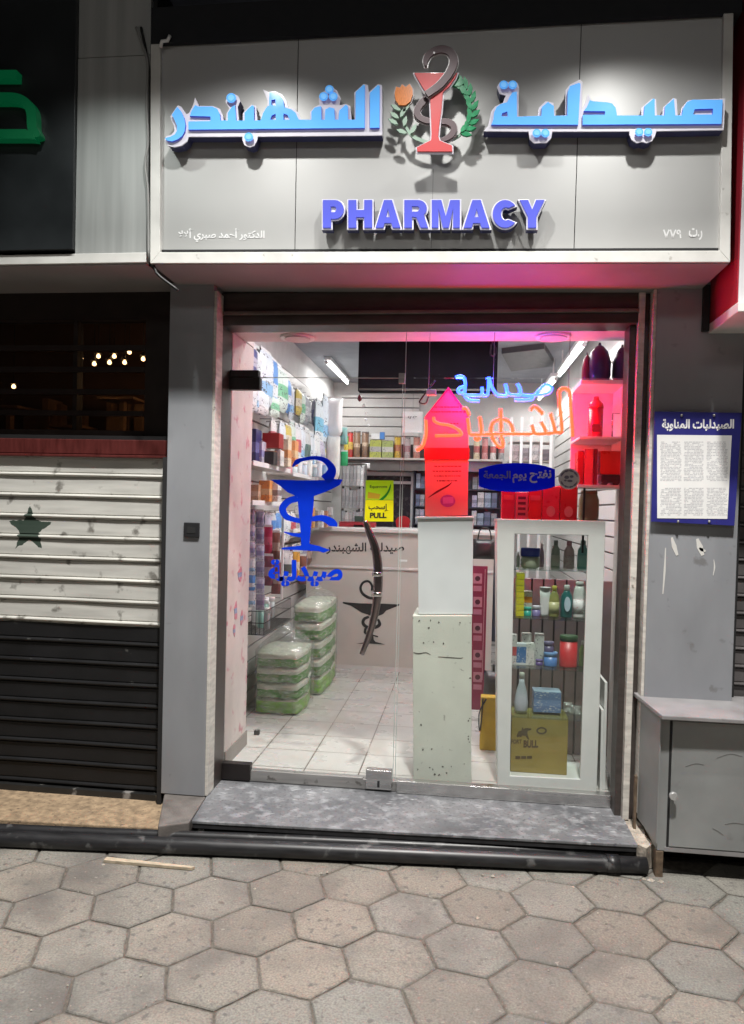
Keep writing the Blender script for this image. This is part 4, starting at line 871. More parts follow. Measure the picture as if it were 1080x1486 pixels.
# neighbour sign, its cladding and the cables in the gap
ng = thing('neighbour_sign', 'dark signboard with a green letter on pale grey cladding, left of the pharmacy sign', 'sign', (-1, YS, 2.5))
bl, br_ = at(0, 366, YS), at(212, 366, YS)
xe = at(110, 300, YS)[0]; xg = at(214, 300, YS)[0]
MB().box(xe+0.001, xg, YS, YS+0.02, 2.55, 3.44).build('cladding', M['alu2'], ng)
MB().box(xe+0.001, xg, YS+0.002, YS+0.02, 3.444, 3.75).build('upper_cladding', M['alu2'], ng)
MB().box(-3.2, xe, YS-0.02, YS+0.02, 2.565, 3.8).build('dark_panel', M['dark_panel'], ng, 0.002)
MB().box(-3.2, xg, YS-0.004, -0.15, 2.505, 2.5495).build('bottom_trim', M['white_trim'], ng, 0.002)
MB().box(-3.2, xg-0.002, YS+0.006, -0.10, 2.498, 2.5045).build('soffit', M['soffit'], ng)
MB().box(xg-0.002, xg+0.018, YS+0.03, -0.1, 2.50, 3.8).build('gap_backing', M['blackgap'], ng)
F = lambda p: zs((0, 90), 9.0, p); YG = YS-0.06
gl = MB().slab([wz(F(ribbon(cat_rom([(-500, 465), (0, 465), (190, 470), (310, 515), (390, 600), (415, 700), (418, 800), (430, 880), (470, 950), (480, 985)], 5), [125, 125, 125, 125, 125, 122, 122, 120, 118, 90])), YG)], YG-0.004, YG+0.045).build('green_letter', M['green_letter'], ng)
MB().slab([wz(F([(-500, 885), (350, 885), (440, 950), (470, 1020), (380, 1008), (-500, 1008)]), YG)], YG-0.006, YG+0.044).build('letter_foot', M['green_letter'], gl)
MB().slab([wz(F([(-500, 110), (222, 108), (218, 228), (-500, 228)]), YG)], YG-0.004, YG+0.045).build('letter_bar', M['green_letter'], gl)
MB().slab([wz(grow(F(ribbon(cat_rom([(-500, 465), (0, 465), (190, 470), (310, 515), (400, 600), (430, 700), (432, 800), (440, 880), (480, 950), (490, 985)], 5), [150, 150, 150, 150, 150, 150, 150, 150, 150, 120])), 3), YG)], YG+0.046, YG+0.05).build('letter_plate', plain((0.05, 0.055, 0.05)), gl)
c1 = cat_rom([(198, 40), (207, 66), (214, 92), (213, 150), (215, 205), (211, 240), (215, 280), (216, 380)], 6)
cb = MB().tube([(x, YS-0.015, z) for x, z in wz(c1, YS-0.015)], 0.0065, 8).build('cable', M['cable'], None)
tag(cb, 'grey cable hanging down the gap beside the pharmacy sign', 'cable', 'cables between the signs')
c2 = cat_rom([(205, 40), (213, 80), (218, 130), (219, 250), (218, 340), (226, 392), (262, 424)], 6)
cb = MB().tube([(x, y, z) for (x, z), y in zip(wz(c2, YS-0.006), [YS-0.006]*31+[YS-0.03]*40)], 0.006, 8).build('cable', M['cable_black'], None)
tag(cb, 'black cable running down the dark gap to the soffit', 'cable', 'cables between the signs')
x, z = at(237, 62, YFR-0.01)
tag(MB().tube([(x-.012, YFR-0.01, z-.02), (x-.004, YFR-0.014, z+.004), (x+.022, YFR-0.016, z+.004), (x+.034, YFR-0.016, z+.026)], 0.008, 8).build('bracket_hook', M['white_pl']), 'small pale hook at the top left corner of the pharmacy sign', 'hook')
# other sign at the right edge
og = thing('corner_sign', 'white box sign at the right edge with a red side', 'sign', (2.7, -0.4, 2.5))
MB().prism([(2.340, -0.55), (4.2, -0.60), (4.2, -0.13), (2.340, -0.13)], 2.300, 3.7).build('box', mat('white_sign_sheet', (0.62, 0.60, 0.62), 0.4, 0, 0.06), og, 0.004)
MB().prism([(2.332, -0.575), (4.2, -0.63), (4.2, -0.12), (2.332, -0.12)], 2.252, 2.295).build('lower_trim', M['white_trim'], og, 0.004)
MB().box(2.334, 2.3395, -0.548, -0.131, 2.298, 3.7).build('side_sheet', mat('red_sign_sheet', (0.34, 0.02, 0.035), 0.4, 0, 0.1), og)  # left side coloured an even dark red
MB().box(2.30, 2.329, -0.22, -0.19, 2.26, 2.47).build('bracket', M['blackgap'], og)

# ------------------------------------------------------------------ inside the pharmacy: fixed fittings
def fluorescent(label, p0, p1, drop=0.0, power=15.0):
    o = thing('fluorescent_lamp', label, 'lamp', p0, 'fluorescent lamps on the shop ceiling')
    a, b = Vector(p0), Vector(p1); d = (b-a).normalized()
    MB().tube([a, b], 0.014, 12).build('lit_tube', M['tube_on'], o)
    MB().tube([a-d*0.03, a], 0.016, 12).tube([b, b+d*0.03], 0.016, 12).build('end_cap', M['tube_end'], o)
    x0, x1 = min(a.x, b.x)-0.022, max(a.x, b.x)+0.022; y0, y1 = min(a.y, b.y)-0.03, max(a.y, b.y)+0.03
    m = MB().box(x0, x1, y0, y1, a.z+0.020, a.z+0.05)
    if drop: m.box((x0+x1)/2-.006, (x0+x1)/2+.006, y0+.1, y0+.112, a.z+.05, 2.80).box((x0+x1)/2-.006, (x0+x1)/2+.006, y1-.112, y1-.1, a.z+.05, 2.80)
    m.build('batten', M['white_pl'], o)
    c = (a+b)/2; al = abs(d.y) > .5
    li_ = lamp('fluorescent_light', 'AREA', (c.x, c.y, c.z-0.018), (c.x, c.y, 0), power, (1.0, 0.985, 0.975), shape='RECTANGLE', size=0.03 if al else (b-a).length, size_y=(b-a).length if al else 0.03)
    li_.rotation_euler = (0, 0, 0); li_.parent = o; li_.matrix_parent_inverse = Matrix.Translation(-Vector(o.location))
fluorescent('lit fluorescent tube on the ceiling above the left slat wall', (-0.06, 3.0, 2.745), (-0.04, 4.1, 2.745), 0, 8.0)
fluorescent('lit fluorescent tube behind the neon writing, nearer of two in line', (2.045, 1.62, 2.60), (2.025, 2.80, 2.60), 1, 9.0)
fluorescent('lit fluorescent tube behind the neon writing, farther of two in line', (2.015, 3.0, 2.60), (1.99, 4.2, 2.60), 1, 10.0)
fluorescent('added unseen fluorescent tube across the ceiling just behind the lintel over the door', (0.55, 1.0, 2.745), (1.75, 1.0, 2.745))  # unseen tube added to brighten the things near the door
fluorescent('added unseen fluorescent tube across the ceiling, second one behind the lintel', (0.50, 1.28, 2.745), (1.70, 1.28, 2.745))  # second unseen tube, added to whiten floor and counter
fluorescent('added unseen fluorescent tube across the ceiling, nearest the glass right behind the lintel', (0.60, 0.62, 2.745), (1.80, 0.62, 2.745))  # unseen tube added to light the goods at the front
fluorescent('added fluorescent tube hidden behind the dark bulkhead over the counter', (0.40, 2.95, 2.745), (1.40, 2.95, 2.745))  # unseen tube added to light the counter and the back
bk = thing('bulkhead', 'dark boxed bulkhead hanging from the ceiling above the counter', 'bulkhead', (0.85, 3.5, 2.5))
zbk = at(600, 568, 2.3)[1]; xbk0, xbk1 = at(520, 540, 2.3)[0], at(722, 540, 2.3)[0]
MB().box(xbk0, xbk1, 2.3, 2.42, zbk, 2.799).build('casing', M['bulk'], bk, 0.004)
MB().box(xbk0+.01, xbk1-.01, 2.292, 2.2995, zbk+.006, zbk+.022).build('edge_trim', M['bronze'], bk)
va = [atz(px, py, 2.76) for px, py in ((728, 512), (790, 505), (806, 530), (742, 538))]
v = MB().prism(va, 2.752, 2.799); tag(v.build('ceiling_vent', plain((0.10, 0.10, 0.11))), 'dark flat air vent on the ceiling above the blue neon word', 'vent')
def slats(name, label, x0, x1, y0, y1, z0, z1, axis):
    o = thing(name, label, 'wall panel', (x0, y0, z0)); m = MB(); z = z0
    while z < z1-0.02:
        zt = min(z+0.092, z1)
        m.box(x0, x1, y0, y1, z, zt); z += 0.104
    m.build('slat_board', M['slat'], o, 0.002)
    if axis == 'x': MB().box(x0-.006 if x0 < 1 else x1, x0 if x0 < 1 else x1+.006, y0, y1, z0, z1).build('groove_backing', M['groove'], o)
    else: MB().box(x0, x1, y1, y1+.006, z0, z1).build('groove_backing', M['groove'], o)
slats('slat_wall', 'white slat wall along the left side behind the hanging packets', XL+0.008, XL+0.022, 0.44, 4.36, 0.02, 2.52, 'x')
slats('slat_wall', 'white slat wall at the back above the shelf of tins', -0.20, 0.72, YB-0.03, YB-0.014, 2.11, 2.66, 'y')
slats('slat_wall', 'white slat wall on the right side behind the neon sign', XR-0.024, XR-0.010, 0.44, 4.36, 0.02, 2.5, 'x')
ct = thing('counter', 'beige panelled counter with black Arabic name and a black goblet emblem', 'counter', (0.6, 2.6, 0))
YC = 2.60
MB().box(-0.12, 1.50, YC, YC+0.55, 0.0, 0.893).build('lower_front', M['counter'], ct, 0.003)
MB().box(-0.12, 1.50, YC-0.004, YC+0.55, 0.897, 1.200).build('upper_front', M['counter'], ct, 0.003)
MB().box(-0.12, 1.50, YC-0.016, YC, 0.880, 0.902).build('front_moulding', M['counter_top'], ct, 0.004)
MB().box(-0.15, 1.53, YC-0.05, YC+0.60, 1.202, 1.236).build('counter_top', M['counter_top'], ct, 0.006)
MB().box(-0.12, 1.50, YC-0.008, YC-0.001, 0.0, 0.035).build('kick_strip', M['counter_top'], ct)
K = lambda p: wz(zs((460, 780), 6.75, p), YC-0.001)
text('name_lettering', arabic('صيدلية الشهبندر'), (474, 787, 586.5, 804.5), YC-0.004, M['letter_black'], ct, 0.02, 0.002)
lg = MB().slab([K([(255, 632), (420, 645), (560, 648), (660, 648), (790, 655), (812, 650), (815, 662), (680, 715), (650, 750), (600, 770), (560, 785), (500, 755), (440, 735), (385, 700), (335, 668), (255, 645)])], YC-0.003, YC).build('emblem', M['letter_black'], ct)
for k, (pts, ws) in enumerate(((([(545, 520), (540, 470), (505, 428), (455, 440), (428, 490), (445, 545), (500, 585), (560, 598)]), [34, 22, 20, 22, 24, 26, 28, 26]), (([(510, 775), (462, 800), (455, 845), (500, 880), (570, 880), (615, 850), (600, 800)]), [26, 30, 32, 30, 32, 34, 20]),
                     (([(478, 888), (472, 930), (500, 950)]), [24, 26, 12]), (([(535, 700), (540, 800), (535, 900), (538, 1000)]), [40, 30, 26, 40]), (([(540, 955), (600, 972)]), [10, 14]))):
    MB().slab([K(ribbon(cat_rom(pts, 5), ws))], YC-0.0036-0.0004*k, YC-0.0031-0.0002*k).build('emblem_snake', M['letter_black'], lg)
MB().slab([K([(385, 1040), (500, 1022), (545, 985), (575, 1022), (670, 1048), (540, 1040)])], YC-0.0030, YC).build('emblem_foot', M['letter_black'], lg)
MB().box(*[c for c in (at(580, 811, YC-.02)[0], at(591, 811, YC-.02)[0])], YC-0.0065, YC-0.004, at(585, 815, YC)[1], at(585, 812, YC)[1]).build('white_dash', M['paper'], ct)  # small white bar on the counter front

# back shelf, tins, hatch
bsx0, bsx1 = at(500, 660, 4.0)[0], 1.62
zsh = at(560, 664, 4.0)[1]
sb = thing('back_shelf', 'brown grey shelf along the back wall carrying tins', 'shelf', (0.4, 4.1, zsh))
MB().box(bsx0, bsx1, 4.0, 4.365, zsh-0.022, zsh).build('board', M['board'], sb, 0.002)
MB().box(bsx0, bsx1, 4.33, 4.366, zsh+.001, zsh+0.17).build('back_panel', plain((0.05, 0.045, 0.045)), sb)
MB().box(bsx0, bsx1, 4.05, 4.36, zsh-0.13, zsh-0.024).build('lower_case', mat('grey_brown_case', (0.16, 0.145, 0.14), 0.2), sb)
MB().box(bsx0+.18, bsx0+.20, 4.02, 4.04, 1.24, zsh-.13).build('post', M['white_pl'], sb)
def cyl_thing(name, label, cat, cx, cy, z0, r, h, col, lid=None, group=None, lidh=0.012, band=None):
    o = thing(name, label, cat, (cx, cy, z0), group)
    MB().lathe(cx, cy, z0+.0008, [(r*.97, 0), (r, .004), (r, h-lidh), (r*.97, h-lidh)], 20).build('body', col, o)
    MB().lathe(cx, cy, z0+h-lidh+.0008, [(r*1.02, 0), (r*1.02, lidh*.8), (r*.95, lidh)], 20).build('lid', lid or M['steel_dull'], o)
    if band: MB().lathe(cx, cy, z0+h*.3, [(r+.0008, 0), (r+.0008, h*.35)], 20).build('label', band, o)
    return o
def carton(name, label, cat, box, Y, depth, m, group=None, lid=None, edge=None):
    x0, z1 = at(box[0], box[1], Y); x1, z0 = at(box[2], box[3], Y)
    o = thing(name, label, cat, ((x0+x1)/2, Y+depth/2, z0), group)
    MB().box(x0, x1, Y, Y+depth, z0, z1-0.002).build('carton_body', m, o, 0.002)
    MB().box(x0+.001, x1-.001, Y+.001, Y+depth-.001, z1-0.002, z1).build('top_flap', lid or m, o)
    return o
tins = [('tin', 'green and yellow tin at the left end of the back shelf', (499, 632, 508), printed((0.10, 0.30, 0.08), (0.60, 0.45, 0.04))),
        ('tin', 'red topped tin second from the left on the back shelf', (504, 626, 512.5), printed((0.5, 0.04, 0.03), (0.60, 0.40, 0.08))),
        ('tin', 'brown tin with cream bands, left of two alike on the back shelf', (513, 625, 523), printed((0.26, 0.15, 0.09), (0.55, 0.42, 0.30), lo=.4, hi=.55)),
        ('tin', 'brown tin with cream bands, right of two alike on the back shelf', (525, 626, 535), printed((0.24, 0.14, 0.09), (0.55, 0.42, 0.30), lo=.45, hi=.6)),
        ('tin', 'yellow tin at the right of the dark packets on the back shelf', (572, 632, 582), printed((0.55, 0.36, 0.05), (0.40, 0.12, 0.05))),
        ('tin', 'grey pink tin behind the glass door edge on the back shelf', (587, 634, 596), printed((0.40, 0.34, 0.34), (0.30, 0.14, 0.16))),
        ('tin', 'reddish tin beside the red cardboard display on the back shelf', (600, 633, 610), printed((0.45, 0.20, 0.16), (0.6, 0.45, 0.4)))]
for i, px in enumerate((688, 700, 712, 724)): tins.append(('tin', ('cream', 'pink', 'white', 'grey')[i]+' tin on the back shelf under the orange neon writing', (px, 634, px+9), printed(((0.6, 0.5, 0.35), (0.55, 0.25, 0.25), (0.6, 0.6, 0.58), (0.3, 0.3, 0.3))[i], (0.4, 0.1, 0.1))))
for nm, lb, (a, t, b), m in tins:
    x0, z1 = at(a, t, 4.08); x1, _ = at(b, t, 4.08); r = (x1-x0)/2
    cyl_thing(nm, lb, 'tin', (x0+x1)/2, 4.08+r, zsh, r, z1-zsh, m, None, 'tins on the back shelf')
for lb, (a, t, b), m in (('yellow green packet with dark top, left of two on the back shelf', (537, 638, 553), printed((0.42, 0.46, 0.10), (0.42, 0.40, 0.40))), ('pale green packet with dark top, right of two on the back shelf', (555, 639, 570), printed((0.36, 0.42, 0.14), (0.55, 0.53, 0.50)))):
    carton('packet', lb, 'packet', (a, t, b, 664), 4.06, 0.10, m, 'packets on the back shelf', plain((0.10, 0.03, 0.04)))
carton('white_box', 'small white box lying on the green packets of the back shelf', 'box', (539, 629, 551, 637.5), 4.08, 0.06, M['white_pl'])
carton('blue_box', 'small blue box lying on the green packets of the back shelf', 'box', (551.5, 627, 558, 637.5), 4.08, 0.06, plain((0.08, 0.25, 0.62)))
ht = thing('hatch', 'white framed hatch to a dark back room behind the counter', 'window', (0.5, 4.3, 1.2))
hx0, hx1 = at(520, 720, 4.3)[0], at(601, 720, 4.3)[0]; hz1 = at(560, 690, 4.3)[1]
MB().box(hx1-.035, hx1, 4.27, 4.36, 0.9, zsh-.135).box(hx0, hx1-.0355, 4.28, 4.36, hz1-.09, hz1-.06).box(hx0, hx1-.0355, 4.285, 4.36, zsh-.175, zsh-.135).build('frame', M['white_pl'], ht, 0.003)
MB().box(hx0, hx1-.036, 4.345, 4.36, 0.9, zsh-.18).build('dark_room_panel', plain((0.03, 0.028, 0.035), 0.25), ht)  # dark panel drawn for the unlit room behind
x, z = at(585, 757, 3.85)
rb = thing('red_chair', 'red rounded chair back behind the counter, right of the PULL sticker', 'chair', (x, 3.85, 1.0))
MB().slab([[(x-.05, z-.12)]+[(x+.075*math.cos(a), z+.06*math.sin(a)) for a in np.linspace(math.pi, 0, 14)]+[(x+.05, z-.12)]], 3.83, 3.87).build('backrest', plain((0.45, 0.015, 0.02)), rb, 0.008)
MB().box(x-.012, x+.012, 3.875, 3.895, 0.0, z).box(x-.2, x+.2, 3.45, 3.82, 0.44, 0.5).build('seat_and_post', M['black_pl'], rb, 0.004)
x0, z1 = at(508, 765, 3.4); x1, _ = at(568, 765, 3.4)
o = thing('red_case', 'low dark red case on the counter below the PULL sticker', 'case', ((x0+x1)/2, 2.9, 1.236))
MB().box(x0-.02, x1-.10, 2.86, 3.0, 1.2365, 1.275).build('case_body', plain((0.32, 0.02, 0.03)), o, 0.006)
MB().box(x0-.019, x1-.101, 2.861, 2.999, 1.2755, 1.283).build('case_lid', plain((0.26, 0.015, 0.02)), o, 0.003)
# grey rack of boxes left of the hatch
gr_ = thing('wire_rack', 'grey metal rack with three tiers of pale sleeves left of the hatch', 'rack', (0.15, 3.6, 1.2))
rx0, rz1 = at(497, 672, 3.6); rx1, rz0 = at(527, 770, 3.6)
fmr = MB()
for k in range(4): fmr.box(rx0, rx1, 3.6, 3.75, rz0+(rz1-rz0)*k/3-.006, rz0+(rz1-rz0)*k/3)
fmr.box(rx0-.006, rx0, 3.6, 3.75, 0.9, rz1).box(rx1, rx1+.006, 3.6, 3.75, 0.9, rz1)
fmr.build('frame', M['steel_dull'], gr_)
random.seed(9)
for k in range(3):
    zz = rz0+(rz1-rz0)*k/3+.001; n_ = 6
    for i in range(n_):
        a = rx0+.003+(rx1-rx0-.006)*i/n_; c_ = random.choice([(0.42, 0.41, 0.42), (0.30, 0.30, 0.31), (0.55, 0.55, 0.55), (0.78, 0.78, 0.78) if i > 3 else (0.36, 0.36, 0.37)])
        MB().box(a, a+(rx1-rx0-.006)/n_-.003, 3.61, 3.74, zz, zz+(rz1-rz0)/3*random.uniform(.78, .92)).build('sleeve', printed(c_, dark(c_, .8)), gr_)
tag(MB().pillow((at(531, 676, 3.9)[0], 3.9, at(531, 676, 3.9)[1]), .09, .055, .05).build('light_spot_blob', M['white_pl']), 'white blob standing in for a light spot under the back shelf, left of the hatch', 'packet')  # white blob shaped for a reflected spot of light
dg = MB().box(*[at(512, 752, 2.9)[0], at(531, 752, 2.9)[0]], 2.88, 2.94, 1.2365, 1.33); dgo = thing('card_terminal', 'dark green desk terminal on the counter by the handle top', 'terminal', (0.35, 2.9, 1.236))
x0, x1 = at(514, 752, 2.9)[0], at(529, 752, 2.9)[0]
MB().prism([(x0, 2.86), (x1, 2.86), (x1, 2.98), (x0, 2.98)], 1.2365, 1.262).build('base', M['black_pl'], dgo, 0.004)
MB().slab([[(x0+.004, 1.2625), (x1-.004, 1.2625), (x1-.012, 1.335), (x0+.002, 1.335)]], 2.90, 2.925).build('screen', plain((0.05, 0.085, 0.07), 0.2), dgo, 0.004)
# medicine drawers to the right of the hatch
du = thing('medicine_shelves', 'dark shelving with small bluish medicine boxes, right of the hatch', 'shelf', (1.2, 4.2, 1.0))
ux0, uz1 = at(602, 682, 4.15); ux1, uz0 = at(742, 790, 4.15)
m_ = MB(); m_.box(ux0, ux1, 4.33, 4.36, 0.0, uz1)
for k in range(5): zz = uz0+(uz1-uz0)*k/4; m_.box(ux0, ux1, 4.15, 4.329, zz-.012, zz)
m_.box(ux0-.012, ux0, 4.15, 4.36, 0.0, uz1).box(ux1, ux1+.012, 4.15, 4.36, 0.0, uz1)
m_.build('shelf_frame', plain((0.05, 0.055, 0.08)), du)
random.seed(4); seen = {}
cols = [('lilac', (0.40, 0.38, 0.52)), ('pale blue', (0.33, 0.40, 0.52)), ('grey', (0.30, 0.31, 0.35)), ('white', (0.58, 0.58, 0.60)), ('slate blue', (0.13, 0.16, 0.26))]
for k in range(4):
    zz = uz0+(uz1-uz0)*k/4+.0012; row = ('lowest', 'second', 'third', 'top')[k]
    for j, (a, b) in enumerate(((603, 609), (609.5, 615.5), (685, 692), (693, 702), (703, 712), (713, 721))):
        x0, x1 = at(a, 740, 4.17)[0], at(b, 740, 4.17)[0]; nm, c_ = cols[(k*2+j*3) % 5]; h = (uz1-uz0)/4*random.uniform(.6, .86)
        o = thing('medicine_box', f'{nm} medicine box, {row} dark shelf, '+('left of the red display' if j < 2 else 'between red display and cabinet')+('' if j in (0, 2) else ', further right' if j in (1, 3) else ', third along' if j == 4 else ', last along'), 'box', ((x0+x1)/2, 4.2, zz), 'medicine boxes on the dark shelves')
        MB().box(x0, x1, 4.17, 4.28, zz, zz+h).build('carton_body', printed(c_, dark(c_, .6)), o, 0.002)
# right rear display rack
rr = thing('display_rack', 'white post display rack at the back right behind the blue oval sign', 'rack', (1.8, 3.2, 0))
m_ = MB(); pxs = (742, 757, 771, 786, 800)
for px in pxs: x = at(px, 640, 3.2)[0]; m_.box(x-.012, x+.012, 3.2, 3.225, 0.0, at(px, 605, 3.2)[1])
m_.build('post', M['white_pl'], rr)
m_ = MB(); xa, xb = at(740, 640, 3.2)[0], at(803, 640, 3.2)[0]
for py in (640, 668, 700): z = at(770, py, 3.2)[1]; m_.box(xa, xb, 3.226, 3.5, z-.008, z)
m_.build('shelf_board', M['board'], rr)
for i, (a, b, t, bt, c_, nm) in enumerate(((744, 756, 646, 668, (0.50, 0.42, 0.42), 'beige'), (759, 770, 650, 668, (0.35, 0.30, 0.32), 'brown'), (773, 785, 645, 668, (0.60, 0.58, 0.58), 'white'), (788, 799, 652, 668, (0.18, 0.15, 0.17), 'dark'), (744, 762, 676, 700, (0.52, 0.30, 0.32), 'rose'), (765, 783, 680, 700, (0.42, 0.42, 0.44), 'grey'))):
    carton('box', f'{nm} box on the white post rack behind the blue oval sign', 'box', (a, t, b, bt-.1), 3.24, 0.12, printed(c_, dark(c_, .7)), 'boxes on the white post rack')
# notice sheet, hanging ornament
x0, z1 = at(585, 597, 3.0); x1, z0 = at(613, 628, 3.0)
pn_ = thing('paper_notice', 'white paper notice hanging behind the glass seam, above the tins', 'notice', ((x0+x1)/2, 3.0, z0))
MB().box(x0, x1, 2.998, 3.0, z0, z1).build('sheet', M['paper'], pn_)
text('lettering', '٤٢ ٤٣', (592, 603, 605, 608), 2.998, M['letter_black'], pn_, 0.03, 0.0008)
MB().tube([((x0+x1)/2, 3.0, z1), ((x0+x1)/2, 3.0, 2.80)], 0.0015, 6).build('string', M['cable'], pn_)
x, z = at(522, 578, 2.6); og_ = thing('hanging_ornament', 'dark red bead ornament with white beads hanging over the counter', 'ornament', (x, 2.6, z))
MB().lathe(x, 2.6, z-.028, [(.004, 0), (.018, .012), (.021, .03), (.014, .05), (.004, .06)], 14).build('red_bead', plain((0.16, 0.01, 0.02)), og_)
MB().tube([(x, 2.6, z+.03), (x-.01, 2.6, 2.80)], 0.0015, 6).build('string', M['cable'], og_)
for px, py, r in ((528, 588, .014), (531, 599, .012), (530.5, 609, .013), (535, 617, .011)):
    xx, zz = at(px, py, 2.6); MB().lathe(xx, 2.6, zz-r, [(r*.4, 0), (r, r*.6), (r, r*1.4), (r*.4, 2*r)], 12).build('white_bead', M['white_pl'], og_)

# ------------------------------------------------------------------ left wall goods
def shelf(label, y0, y1, z, d=0.20, m=None):
    o = thing('wall_shelf', label, 'shelf', (XL, y0, z), 'shelves on the left slat wall')
    MB().box(XL+.0225, XL+.0225+d, y0, y1, z-.016, z).build('board', m or M['board'], o, 0.002)
    MB().box(XL+.0225+d+.0005, XL+.0225+d+.006, y0, y1, z-.024, z+.006).build('price_strip', M['white_pl'], o)
zA = at(385, 675, .9)[1]; zB = at(385, 728, .9)[1]
shelf('shelf under the red box on the left slat wall', 0.50, 1.45, zA); shelf('shelf under the orange packs on the left slat wall', 0.50, 1.30, zB)
zC = at(440, 690, 2.0)[1]; shelf('shelf behind the goblet decal bowl on the left slat wall', 1.55, 2.5, zC); zD = at(450, 764, 2.6)[1]; shelf('lower shelf behind the goblet decal stem on the left slat wall', 1.6, 2.55, zD)
def pouch(label, cat, px, py0, py1, X, w, d, m, axis='x', group=None, Y=None):
    """pouch hanging at wall distance X (axis x) or facing the street at plane Y"""
    if axis == 'x':
        dd = _ray(px, py0); t = (X-CAM[0])/dd[0]; p = CAM+dd*t; Yc = p[1]; z1 = p[2]; z0 = (CAM+_ray(px, py1)*((X-CAM[0])/_ray(px, py1)[0]))[2]; c = (X, Yc, (z0+z1)/2)
    else:
        x, z1 = at(px, py0, Y); _, z0 = at(px, py1, Y); c = (x, Y, (z0+z1)/2)
    o = thing('packet', label, cat, (c[0], c[1], z0), group)
    MB().pillow((c[0], c[1], (z0+z1)/2), w, z1-z0, d, axis).build('pouch', m, o)
    k = MB()
    if axis == 'x': k.box(c[0]-.002, c[0]+.002, c[1]-w*.42, c[1]+w*.42, z1-.006, z1+.012)
    else: k.box(c[0]-w*.42, c[0]+w*.42, c[1]-.002, c[1]+.002, z1-.006, z1+.012)
    k.build('header_strip', M['white_pl'], o)
    return o
wb = printed((0.72, 0.76, 0.80), (0.10, 0.28, 0.66), lo=.35, hi=.70); bw = printed((0.12, 0.30, 0.66), (0.70, 0.74, 0.78), lo=.25, hi=.5); lb = printed((0.66, 0.72, 0.78), (0.28, 0.50, 0.74), lo=.2, hi=.42); nv = printed((0.08, 0.09, 0.28), (0.5, 0.5, 0.6)); ww = printed((0.76, 0.78, 0.78), (0.66, 0.72, 0.74)); gg = printed((0.62, 0.72, 0.66), (0.20, 0.50, 0.30)); la = printed((0.52, 0.50, 0.62), (0.30, 0.30, 0.50)); lv = printed((0.36, 0.34, 0.44), (0.22, 0.20, 0.32))
top = [(361, 500, 545, nv, 'navy'), (368, 504, 556, ww, 'plain white'), (376, 506, 590, wb, 'white and blue banded'), (386, 510, 592, lb, 'pale blue'), (394, 520, 595, bw, 'mostly blue'), (402, 528, 597, wb, 'white and blue long'), (409, 538, 598, gg, 'white and green'), (414, 548, 598, bw, 'blue end')]
for i, (px, a, b, m, nm) in enumerate(top): pouch(f'{nm} packet hanging high on the left wall beside the door hinge', 'packet', px, a, b, -0.055-0.02*(i % 3), 0.30, 0.06, m, 'x', 'packets hanging high on the left wall')
low = [(364, 556, 596, ww, 'small white', -.06), (372, 560, 600, lb, 'small pale blue', -.07), (382, 566, 602, ww, 'white mottled', -.05), (398, 575, 606, gg, 'pale green lower', -.06)]
for px, a, b, m, nm, X in low: pouch(f'{nm} packet in the lower row below the high blue packets', 'packet', px, a, b, X, 0.22, 0.05, m, 'x', 'packets hanging high on the left wall')
goods = [('book', 'tall navy book at the left end of the shelf under the hanging packets', (363, 622, 371, 672), .72, .13, printed((0.03, 0.03, 0.13), (0.12, 0.12, 0.3))),
 ('box', 'lilac white box beside the navy book', (371.5, 640, 380, 673), .80, .12, printed((0.52, 0.50, 0.60), (0.3, 0.28, 0.5))),
 ('box', 'black box with orange lid under the red box', (376, 654, 397, 674), .86, .12, plain((0.03, 0.03, 0.03))),
 ('box', 'dark red box lying on the black box', (381, 628, 405, 650), .90, .12, plain((0.30, 0.018, 0.018))),
 ('box', 'small white box with black print beside the black box', (398.5, 653, 407, 676), .95, .10, printed((0.66, 0.64, 0.6), (0.5, 0.5, 0.48))),
 ('box', 'cream box with red print next to the orange box', (408, 637, 418, 677), 1.1, .10, printed((0.66, 0.58, 0.44), (0.62, 0.30, 0.12))),
 ('box', 'orange box with cream print on the shelf end', (418.5, 639, 428, 676), 1.2, .10, printed((0.66, 0.30, 0.12), (0.66, 0.50, 0.30))),
 ('pack', 'tan pack at the left end of the lower shelf', (364, 703, 375, 728), .72, .10, printed((0.45, 0.28, 0.16), (0.55, 0.42, 0.3))),
 ('pack', 'orange pack with cream patch on the lower shelf', (376, 697, 391, 728), .78, .10, printed((0.66, 0.26, 0.07), (0.66, 0.46, 0.26))),
 ('pack', 'white pack with dark print beside the orange pack', (392, 700, 403, 728), .85, .10, printed((0.66, 0.64, 0.62), (0.25, 0.2, 0.2)))]
for nm, lb_, bx, Y, d, m in goods: carton(nm, lb_, 'box', bx, Y, d, m, None, plain((0.62, 0.20, 0.03)) if 'orange lid' in lb_ else None)
rowc = [la, lv, lb, bw, lb]
for r in range(6):
    for c in range(2):
        px = 364+13.5*c+r*0.1; y0 = 738+24*r+4*c
        m = (lv, la, la, lb, bw, lb)[r] if c == 0 else (lv, lv, la, lv, la, lv)[r]
        pouch(f'{("dark violet", "lilac", "greyish", "pale blue", "blue", "light blue")[r]} small packet, {("top", "second", "third", "fourth", "fifth", "lowest")[r]} of the {("nearer", "farther")[c]} column by the pink wall end', 'packet', px, y0, y0+23.5, 0, 0.058, 0.03, m, 'y', 'small packets in two columns', 0.70+.10*c)
